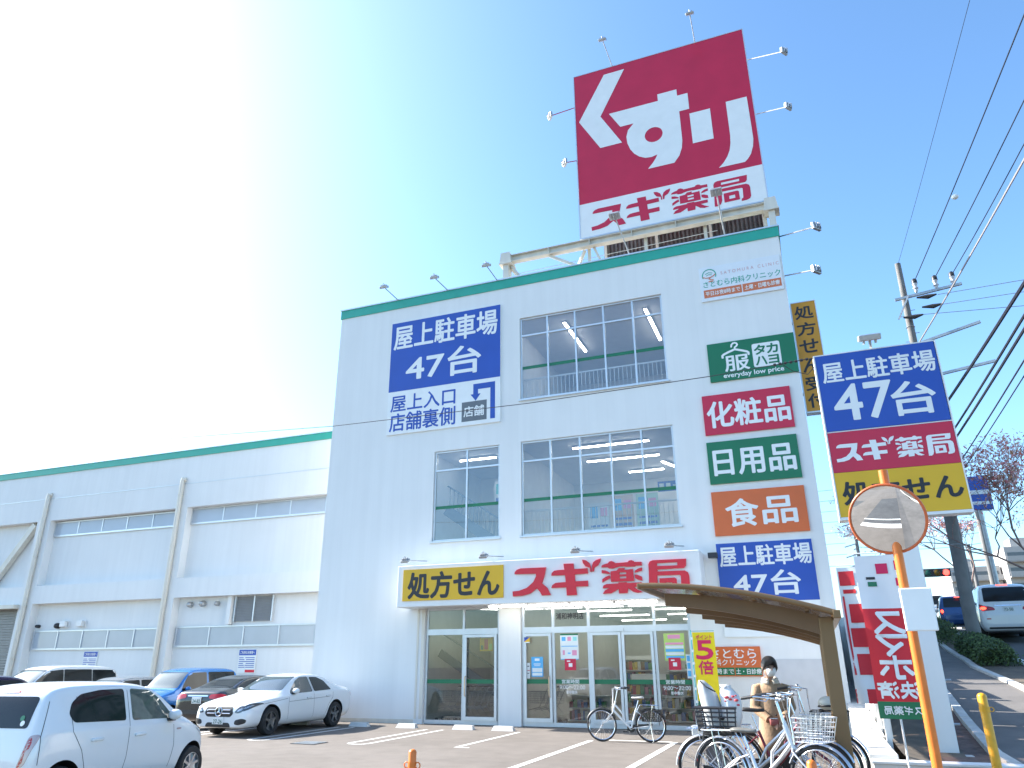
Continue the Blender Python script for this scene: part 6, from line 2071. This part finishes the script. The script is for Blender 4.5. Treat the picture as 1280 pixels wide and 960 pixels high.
fence = thing('white_fence', 'white board fence climbing beside the pavement, right of the shop', 'fence', (.97, -6.76, .35))


def fz(y):
    return .37 + max(0, y + 6.8) * .045


b = B()
y = -6.7
k = 0
while y < 13:
    h = 1.95 + .06 * ((k * 7) % 5 - 2)
    b.box(.95, y + .03, fz(y) + .12, .975, y + .88, fz(y) + h, .004)
    y += .9; k += 1
b.obj('board', 'white', fence)
y = -6.76
while y < 13.2:
    b = B(); b.box(.86, y - .05, fz(y) - .05, .946, y + .03, fz(y) + 2.08, .008); b.obj('fence_post', 'white', fence); y += 1.8
b = B()
for z in (.5, 1.6):
    b.bar((.985, -6.7, fz(-6.7) + z), (.985, 13, fz(13) + z), .03, .05)
b.obj('rail', 'white', fence)
lw = thing('low_wall', 'low sunlit pale wall between the shop lot and the pavement', 'wall', (.7, -8.5, 0))
b = B()
rings = []
for y in (-5.9, 0, 6, 14):
    rings.append([Vector((.50, y, -.05)), Vector((.90, y, -.05)), Vector((.90, y, fz(y) + .05)), Vector((.50, y, fz(y) + .05))])
b.loft(rings); b.obj('wall', 'palewall', lw)
b = B(); b.box(.47, -9.05, -.05, .84, -5.905, .50, .012); b.obj('pier', 'palewall', lw)
b = B(); b.box(.50, -9.28, -.05, 2.5, -9.06, .40, .012); b.obj('front_wall', 'palewall', lw)
b = B(); b.box(.48, -9.3, .402, 2.53, -9.04, .44, .01); b.obj('coping', 'white', lw)


def bollard(label, m, x, y, z0, z1, r, hooks, zc):
    t = thing('bollard', label, 'bollard', (x, y, z0), 'bollards by the lot entrance')
    b = B(); b.lathe((x, y, z0), (0, 0, 1), [(0, r), (z1 - z0 - r * .7, r), (z1 - z0 - r * .25, r * .82), (z1 - z0, r * .3), (z1 - z0, 0)], 20); b.obj('post', m, t, smooth=True, angle=50)
    b = B()
    for s in hooks:
        b.ring((x + s * (r + .022), y, zc), (0, 1, 0), .026, .006, 14, 6)
    b.obj('chain_ring', m, t, smooth=True)
    b = B(); b.lathe((x, y, zc - .03), (0, 0, 1), [(0, r * 1.02), (.0, r * 1.09), (.06, r * 1.09), (.06, r * 1.02)], 20); b.obj('collar', m, t, smooth=True, angle=50)


bollard('orange bollard with two chain rings in the middle of the foreground', 'orangepaint', -3.8, -14.3, .05, .915, .038, (1, -1), .775)
bollard('yellow bollard on the pavement at the right, in front of the low wall', 'yellowpaint', 1.87, -9.75, .15, 1.31, .055, (1,), 1.12)
bollard('orange bollard tip in front of the silver bicycle', 'orangepaint', -.16, -14.5, .1, .975, .038, (), .85)

cm = thing('convex_mirror', 'round convex traffic mirror on an orange pole with a white plate', 'mirror', (.735, -14.37, .1))
b = B(); b.tube([(.735, -14.30, .1), (.748, -14.30, 3.26)], .038, 16); b.obj('pole', 'orangepaint', cm, smooth=True, angle=50)
mc = Vector((.70, -14.42, 2.81)); mn = Vector((-.16, -1, -.40)).normalized()
b = B(); R0, rad = 1.05, .288
h0 = R0 - sqrt(R0 * R0 - rad * rad)
b.lathe(mc - mn * h0, mn, [(R0 * (1 - cos(0)) + h0 - 0 - (R0 - sqrt(max(0, R0 * R0 - q * q))), q) for q in [rad * k / 10 for k in range(10, -1, -1)]], 48)
b.obj('mirror_face', 'mirror', cm, smooth=True)
b = B(); b.ring(mc - mn * h0, mn, rad + .004, .012, 48, 8); b.lathe(mc - mn * (h0 + .10), mn, [(0, 0), (0, .10), (.03, .20), (.085, rad + .012), (.10, rad + .012)], 48); b.obj('housing', mat('mirror_housing', (.60, .13, .04), .4, var=.06), cm, smooth=True, angle=40)
b = B(); b.bar(mc - mn * .12, Vector((.74, -14.30, 2.83)), .05, .06); b.obj('bracket', 'steel', cm)
b = B(); b.box(.69, -14.395, 1.92, .925, -14.375, 2.255, .01); b.obj('plate', 'letterwhite', cm)
b = B(); b.box(.70, -14.372, 1.98, .76, -14.27, 2.01); b.box(.70, -14.372, 2.16, .76, -14.27, 2.19); b.obj('clamp', 'steel', cm)

# ------------------------------------------------------------------ utility poles and wires
up = thing('utility_pole', 'tall concrete utility pole behind the pole sign with crossarms and insulators', 'utility pole', (4.6, 6.3, hill_z(6.3)))
b = B(); b.tube([(4.6, 6.3, 1.7), (4.73, 6.26, 15.55)], [.21, .10], 20); b.obj('pole', 'pole', up, smooth=True, angle=50)


def polex(z):
    return 4.6 + .13 * (z - 1.7) / 13.85


for (xa, ya, za, xb, yb_, zb) in ((polex(14.05) - .35, 6.2, 14.02, 6.5, 5.95, 14.16), (polex(12.2), 6.2, 12.18, 6.75, 5.9, 12.6), (polex(10.8), 6.2, 10.9, 6.9, 5.9, 11.12)):
    b = B(); b.bar((xa, ya - .12, za), (xb, yb_ - .1, zb), .09, .09); b.obj('crossarm', 'steel', up)
b = B(); b.bar((polex(14) + .1, 6.0, 14.1), (polex(13.3) - .35, 6.1, 13.25), .05, .05); b.obj('strut', 'steel', up)
for (x, z) in ((5.08, 14.13), (5.73, 14.13), (6.28, 14.17)):
    b = B(); b.lathe((x, 5.95, z), (0, 0, 1), [(0, .03), (.05, .06), (.13, .06), (.15, .09), (.2, .09), (.22, .06), (.30, .075), (.33, .09), (.42, .08), (.46, .03), (.46, 0)], 14); b.obj('insulator', mat('porcelain', (.55, .56, .60), .25, var=.1), up, smooth=True, angle=40)
    b = B(); b.lathe((x, 5.95, z + .36), (0, 0, 1), [(0, .095), (.14, .09), (.2, .04), (.2, 0)], 14); b.obj('cap', 'plasticblack', up, smooth=True, angle=40)
for (x, z) in ((5.5, 13.9), (5.6, 13.5), (4.95, 13.2)):
    b = B(); b.tube([(x - .45, 6.0, z + .05), (x - .1, 5.95, z), (x + .15, 5.8, z - .02)], [.03, .09, .03], 8); b.obj('dead_end_clamp', 'plasticblack', up)
for z in (12.95, 11.5, 10.2, 8.8, 7.4, 5.2):
    b = B(); b.ring((polex(z), 6.28, z), (0, 0, 1), .19 - .004 * z, .012, 20, 6); b.obj('band', 'steel', up)
for s, z in ((1, 13.6), (-1, 13.4), (1, 12.7), (-1, 12.4), (1, 11.9)):
    b = B(); b.cyl((polex(z), 6.28, z), (polex(z) + .25 * s, 6.25, z), .012, 6); b.obj('step_bolt', 'steel', up)
wirem = mat('wire_dark', (.02, .022, .035), .5, var=0)
wirep = mat('wire_pale', (.35, .33, .34), .5, var=0)


def wires(label, p, q, r, m='wire', ext=2.2, sag=.25, group='power and telephone wires'):
    p, q = Vector(p), Vector(q)
    e = p + (q - p) * ext
    n = 26
    pts = []
    for i in range(n + 1):
        t = i / n
        c = p.lerp(e, t)
        tq = 1 / ext
        s_ = -sag * 4 * t * (1 - t) + sag * 4 * tq * (1 - tq) * (t / tq if t < tq else 1)
        pts.append(c + Vector((0, 0, s_)))
    b = B(); b.tube(pts, r, 6)
    o = b.obj('overhead_wire', m); tag(o, label, 'wire', group)
    return o


wires('power wire from the left insulator up to the top right corner', (5.08, 5.95, 14.57), (6.08, -5.97, 14.9), .017, wirem)
wires('power wire from the middle insulator to the right edge of the sky', (5.73, 5.95, 14.57), (6.72, -2.91, 14.9), .017, wirem)
wires('power wire from the right insulator to the right edge of the sky', (6.28, 5.95, 14.6), (7.02, -1.25, 14.7), .016, wirem)
wires('thin ground wire rising from the very top of the utility pole', (4.73, 6.26, 15.5), (5.31, -5.63, 16.0), .007, wirem)
wires('pale thick cable crossing the upper crossarm', (4.72, 6.1, 12.1), (5.8, -4.47, 12.2), .026, wirep)
wires('thickest dark cable rising to the right edge beside the pole sign', (4.55, 6.1, 9.1), (4.67, -6.06, 8.5), .040, wirem)
wires('upper of the two bundled telephone cables right of the pole sign', (4.5, 6.1, 8.0), (4.28, -6.87, 7.5), .028, wirem)
wires('lower of the two bundled telephone cables right of the pole sign', (4.48, 6.1, 7.7), (4.27, -6.71, 7.3), .030, wirem)
wires('upper of the lowest pair of cables right of the pole sign', (4.46, 6.1, 6.9), (4.05, -7.07, 6.6), .016, wirem)
wires('lowest cable right of the pole sign', (4.45, 6.1, 6.6), (4.06, -6.79, 6.4), .012, wirem)
wires('top one of three level wires running right from the utility pole', (5.7, 5.85, 13.88), (7.5, 3.56, 12.9), .010, wirem, 6, .1)
wires('middle one of three level wires running right from the utility pole', (5.75, 5.85, 13.48), (7.45, 3.57, 12.5), .010, wirem, 6, .1)
wires('bottom one of three level wires running right from the utility pole', (5.1, 5.8, 13.18), (7.37, 3.6, 12.05), .010, wirem, 6, .1)
b = B(); b.ball((5.52, 0.2, 14.35), .09, 10, (1.1, 1, .9)); o = b.obj('wire_marker', 'letterwhite'); tag(o, 'small white ball marker hanging on the wires in the sky', 'marker')
for i, (x, y, z0, z1, r, lab) in enumerate(((11.6, 37.5, 3.6, 12.5, .22, 'distant pale utility pole rising behind the white minivan'), (11.0, 39.5, 3.6, 9.4, .16, 'distant short dark utility pole behind the blue hatchback'),
                                            (3.75, 38.5, 3.6, 14.6, .15, 'distant dark utility pole seen between the shop and the pole sign'), (8.5, 27.5, 3.3, 11.0, .12, 'slim grey pole carrying the traffic light over the road'))):
    t = thing('utility_pole', lab, 'utility pole', (x, y, z0), 'distant poles')
    b = B(); b.tube([(x, y, z0 - .3), (x, y, z1)], [r, r * .65], 12); b.obj('pole', 'pole', t, smooth=True, angle=50)
    if i < 3:
        for k in range(2 if i < 2 else 9):
            z = z1 - .4 - k * .75
            b = B(); b.bar((x - .9 if i < 2 else x - .1, y - .1, z), (x + .9 if i < 2 else x - .85, y - .1, z - (.0 if i < 2 else .2)), .08, .08); b.obj('crossarm', 'steel', t)
for k in range(8):
    z = 13.8 - k * .8
    wires('one of the many level wires in the gap between shop and pole sign', (3.0, 38.4, z), (-12, 40, z + .2), .014, wirem, 2.0, .2, 'level wires behind the shop')
for k in range(5):
    wires('one of the wires between the distant poles over the road', (11.6, 37.5, 12.0 - k * .7), (3.75, 38.5, 13.5 - k * 1.0), .016, wirem, 1.0, .3, 'wires between the distant poles')
tl = thing('traffic_light', 'horizontal traffic light showing red over the road', 'traffic light', (7.3, 27.4, 6.4))
b = B(); b.box(6.25, 27.3, 6.15, 7.65, 27.5, 6.6, .05); b.obj('housing', 'darkmetal', tl)
b = B(); b.bar((7.6, 27.45, 6.4), (8.5, 27.5, 6.5), .06, .06); b.obj('arm', 'steel', tl)
for k, m in ((0, mat('lamp_green_off', (.02, .10, .08), .3)), (1, mat('lamp_amber_off', (.14, .09, .01), .3)), (2, mat('lamp_red_lit', (.6, .02, .02), .3, emit=(1, .04, .03, 3.0)))):
    b = B(); b.lathe((6.5 + .45 * k, 27.3, 6.37), (0, -1, 0), [(-.02, 0), (0, .17), (.02, .15), (.04, 0)], 20); b.obj('lamp', m, tl, smooth=True)
    b = B(); b.tube([Vector((6.5 + .45 * k + .18 * cos(a), 27.2, 6.37 + .18 * sin(a))) for a in frange(-.2, pi + .2, (pi + .4) / 10)], .03, 6); b.obj('visor', 'darkmetal', tl)
bs = thing('road_sign', 'blue and white sign board behind the branches, right of the pole sign', 'sign', (8.3, 19.85, 3.1))
b = B(); b.tube([(8.3, 20, 2.9), (8.3, 20, 10.1)], .09, 10); b.obj('post', 'steel', bs)
b = B(); b.box(7.75, 19.75, 8.5, 8.85, 19.88, 10.15, .02); b.obj('panel', 'blue', bs)
for z0, z1 in ((9.25, 9.45), (8.75, 8.9)):
    b = B(); b.box(7.8, 19.735, z0, 8.8, 19.749, z1); b.obj('print', 'letterwhite', bs)


# ------------------------------------------------------------------ trees, hedge, far buildings
def tree(name, label, base, h, spread, leafm, nleaf, seed, depth=5, leaf=.06, tr=.16, group=None, lean=(0, 0), clump=1.0):
    rr = random.Random(seed)
    t = thing(name, label, 'tree', base, group)
    bt = B()
    tips = []
    def grow(p, d, ln, r, k):
        q = p + d * ln
        m = p.lerp(q, .5) + Vector((rr.uniform(-1, 1), rr.uniform(-1, 1), rr.uniform(-.3, .5))) * ln * .08
        bt.tube([p, m, q], [r, r * .85, r * .68], 7 if k > 2 else 5, cap=False)
        if k <= 2:
            for s in range(3):
                tips.append((p.lerp(q, rr.random()), k))
        if k == 0:
            tips.append((q, 0)); return
        for i in range(rr.choice((2, 3, 3))):
            a = rr.uniform(0, 2 * pi)
            sp = rr.uniform(.35, .95)
            nd = (d + Vector((cos(a), sin(a), rr.uniform(-.25, .45))) * sp * spread).normalized()
            grow(q, nd, ln * rr.uniform(.62, .86), r * .64, k - 1)
    b0 = Vector(base)
    grow(b0, Vector((lean[0], lean[1], 1)).normalized(), h * .28, tr, depth)
    bt.obj('trunk', 'bark', t, smooth=True)
    if nleaf:
        bl = B()
        for i in range(nleaf):
            p, k = rr.choice(tips)
            c = p + Vector((rr.gauss(0, 1), rr.gauss(0, 1), rr.gauss(0, 1))) * .12 * clump
            u = Vector((rr.uniform(-1, 1), rr.uniform(-1, 1), rr.uniform(-1, 1))).normalized()
            v = u.orthogonal().normalized()
            s = leaf * rr.uniform(.6, 1.3)
            f = bl.quad([c - u * s, c + v * s * .5, c + u * s, c - v * s * .5])
            f.material_index = rr.choice(range(len(leafm)))
        bl.obj('crown', leafm, t, recalc=False)
    return t


lf = [mat('leaf_red', (.60, .17, .16), .6, var=.2), mat('leaf_pink', (.75, .40, .38), .6, var=.2), mat('leaf_rust', (.60, .33, .2), .6, var=.2)]
tree('cherry_tree', 'nearly bare cherry tree with scattered red leaves at the right edge', (7.25, 4.2, 1.75), 7.2, 1.25, lf, 4200, 11, 7, .06, .06, lean=(-.3, -.1))
tree('cherry_tree', 'bare tree with a few leaves behind the pole sign post', (5.1, 24.0, 3.2), 8.5, .95, lf, 900, 5, 6, .06, .09)
tree('cherry_tree', 'distant bare roadside tree beyond the traffic light', (9.6, 34.0, 3.6), 8, .9, lf, 900, 8, 6, .09, .10)
hg = [mat('hedge_green', (.05, .085, .022), .7, var=.3, scale=8), mat('hedge_light', (.09, .13, .03), .7, var=.3, scale=8), mat('hedge_dark', (.028, .05, .016), .7, var=.3)]


def hedge(label, x0, x1, y0, y1, h, n, seed):
    rr = random.Random(seed)
    t = thing('hedge', label, 'hedge', ((x0 + x1) / 2, y0, hill_z(y0)), 'clipped hedges between pavement and road')
    b = B()
    for i in range(n):
        y = rr.uniform(y0, y1); tx = rr.uniform(-1, 1); tz = rr.random() ** .6
        x = (x0 + x1) / 2 + kerb_x(y) - kerb_x((y0 + y1) / 2) + tx * (x1 - x0) / 2 * (1 - .25 * tz * tz) + rr.gauss(0, .03)
        z = hill_z(y) + tz * h * (1 - .15 * tx * tx) * (1 + .09 * sin(y * 5) + .06 * sin(y * 13 + tx * 3)) + rr.gauss(0, .025)
        u = Vector((rr.uniform(-1, 1), rr.uniform(-1, 1), rr.uniform(-1, 1))).normalized(); v = u.orthogonal().normalized()
        s = rr.uniform(.025, .05)
        f = b.quad([(x, y, z) + u * s if False else Vector((x, y, z)) + u * s, Vector((x, y, z)) + v * s * .6, Vector((x, y, z)) - u * s, Vector((x, y, z)) - v * s * .6])
        f.material_index = rr.choice((0, 0, 1, 2))
    b.obj('foliage', hg, t, recalc=False)


hedge('clipped green hedge at the right edge in front of the white minivan', 3.75, 4.7, .8, 5.6, .52, 14000, 3)
hedge('dark clipped hedge beyond the utility pole beside the road', 3.9, 4.7, 7.6, 15, .7, 6000, 4)
apm = mat('apartment_wall', (.40, .38, .36), .8, var=.06)
apw = mat('apartment_window', (.10, .115, .13), .2, var=.1)
for j, (x0, x1, y, z1, lab) in enumerate(((27.5, 36.5, 155, 19.5, 'distant grey apartment block behind the white minivan roof, lower one'), (36.8, 44, 150, 22.5, 'taller distant apartment block at the right edge behind the trees'), (9.5, 14, 150, 14, 'low distant building above the queue of traffic'))):
    t = thing('apartment_building', lab, 'building', ((x0 + x1) / 2, y, 4), 'apartment blocks on the horizon')
    b = B(); b.box(x0, y, 3.5, x1, y + 14, z1); b.box(x0 + 2, y + 3, z1, x0 + 5, y + 8, z1 + 2); b.obj('wall', apm, t)
    z = 5.5
    while z < z1 - 1:
        b = B(); b.box(x0 + .4, y - .05, z, x1 - .4, y - .01, z + 1.4); b.obj('window', apw, t)
        b = B(); b.box(x0, y - 1.2, z - .5, x1, y - .06, z - .3); b.box(x0, y - 1.25, z - .3, x1, y - 1.15, z + .6); b.obj('balcony', apm, t)
        z += 2.9
# buildings across the street behind the viewer: they light and mirror in the shop glass
for (x0, x1, y0, y1, h, lab) in ((-40, -24, -62, -50, 7.5, 'beige two storey house across the street, left'), (-21, -6, -64, -52, 6.5, 'beige two storey house across the street, middle')):
    pass

# ------------------------------------------------------------------ inside the shop: carts and shelves
cart0 = thing('shopping_cart', 'grey wire shopping cart, first of the nested row behind the left window', 'shopping cart', (0, 0, 0), 'nested shopping carts')
b = B()
for s in (1, -1):
    b.tube([(.42, .22 * s, .10), (-.30, .24 * s, .14), (-.02, .24 * s, .45), (-.28, .25 * s, .95), (-.36, .25 * s, 1.0)], .012, 6)
    b.tube([(.35, .20 * s, .36), (-.02, .24 * s, .45)], .010, 6)
b.obj('frame', 'steel', cart0)
b = B(); b.tube([(-.36, -.26, 1.0), (-.36, .26, 1.0)], .018, 8); b.obj('handle', 'plasticblack', cart0)
wire_basket(cart0, 'basket', -.24, .36, .18, .22, .55, .86, 'steel', step=.09)
for sx, sy in ((.4, .21), (.4, -.21), (-.28, .23), (-.28, -.23)):
    b = B(); b.lathe((sx, sy - .012, .06), (0, 1, 0), [(0, 0), (0, .055), (.024, .055), (.024, 0)], 12); b.obj('wheel', 'rubber', cart0)
spots = [(-10.75 + .21 * k, .95, 0) for k in range(7)] + [(-7.85 + .2 * k, 1.1, 0) for k in range(3)]
for i, (x, y, a) in enumerate(spots):
    c = cart0 if i == 0 else copy_tree(cart0)
    if i:
        tag(c, 'grey wire shopping cart nested in the row behind the left window glass' if i < 7 else 'grey wire shopping cart nested behind the swing door glass')
        if i >= 7: c['group'] = 'shopping carts behind the swing door'
    place(c, x, y, pi, .02)
prod = [mat('pack_' + n, c, .5, var=.15, scale=20) for n, c in (('red', (.45, .05, .05)), ('blue', (.06, .16, .40)), ('yellow', (.55, .38, .06)), ('white', (.6, .6, .58)), ('green', (.08, .28, .12)), ('brown', (.22, .12, .06)), ('pink', (.5, .2, .25)))]
rs = random.Random(21)
for i, (x, y, lab) in enumerate(((-6.6, 1.7, 'low display stand of packets behind the glass right of the swing door'), (-4.9, 2.6, 'display shelf of packets straight behind the sliding doors'), (-3.7, 2.1, 'display shelf of packets behind the right pane of the shop front'), (-5.7, 5.0, 'tall display shelf deep inside the shop, left aisle'), (-3.6, 5.2, 'tall display shelf deep inside the shop, right aisle'))):
    t = thing('display_shelf', lab, 'shelf', (x, y, .02), 'shelves inside the shop')
    H = (.75, 1.35, 1.5, 1.9, 1.9)[i]
    b = B(); b.box(x - .6, y + .38, .02, x + .6, y + .42, H); n = int(H / .36)
    for k in range(n + 1):
        b.box(x - .6, y, .06 + k * .34, x + .6, y + .375, .085 + k * .34)
    b.obj('rack', 'white', t)
    for k in range(n):
        b = B(); xx = x - .58
        while xx < x + .5:
            w = rs.uniform(.06, .14); hh = rs.uniform(.14, .28)
            q0 = len(b.bm.faces); b.box(xx, y + .02, .09 + k * .34, xx + w - .01, y + .3, .09 + k * .34 + hh)
            mi = rs.randrange(len(prod))
            b.bm.faces.ensure_lookup_table()
            for f in b.bm.faces[q0:]:
                f.material_index = mi
            xx += w
        o = b.obj('product_row', prod, t)
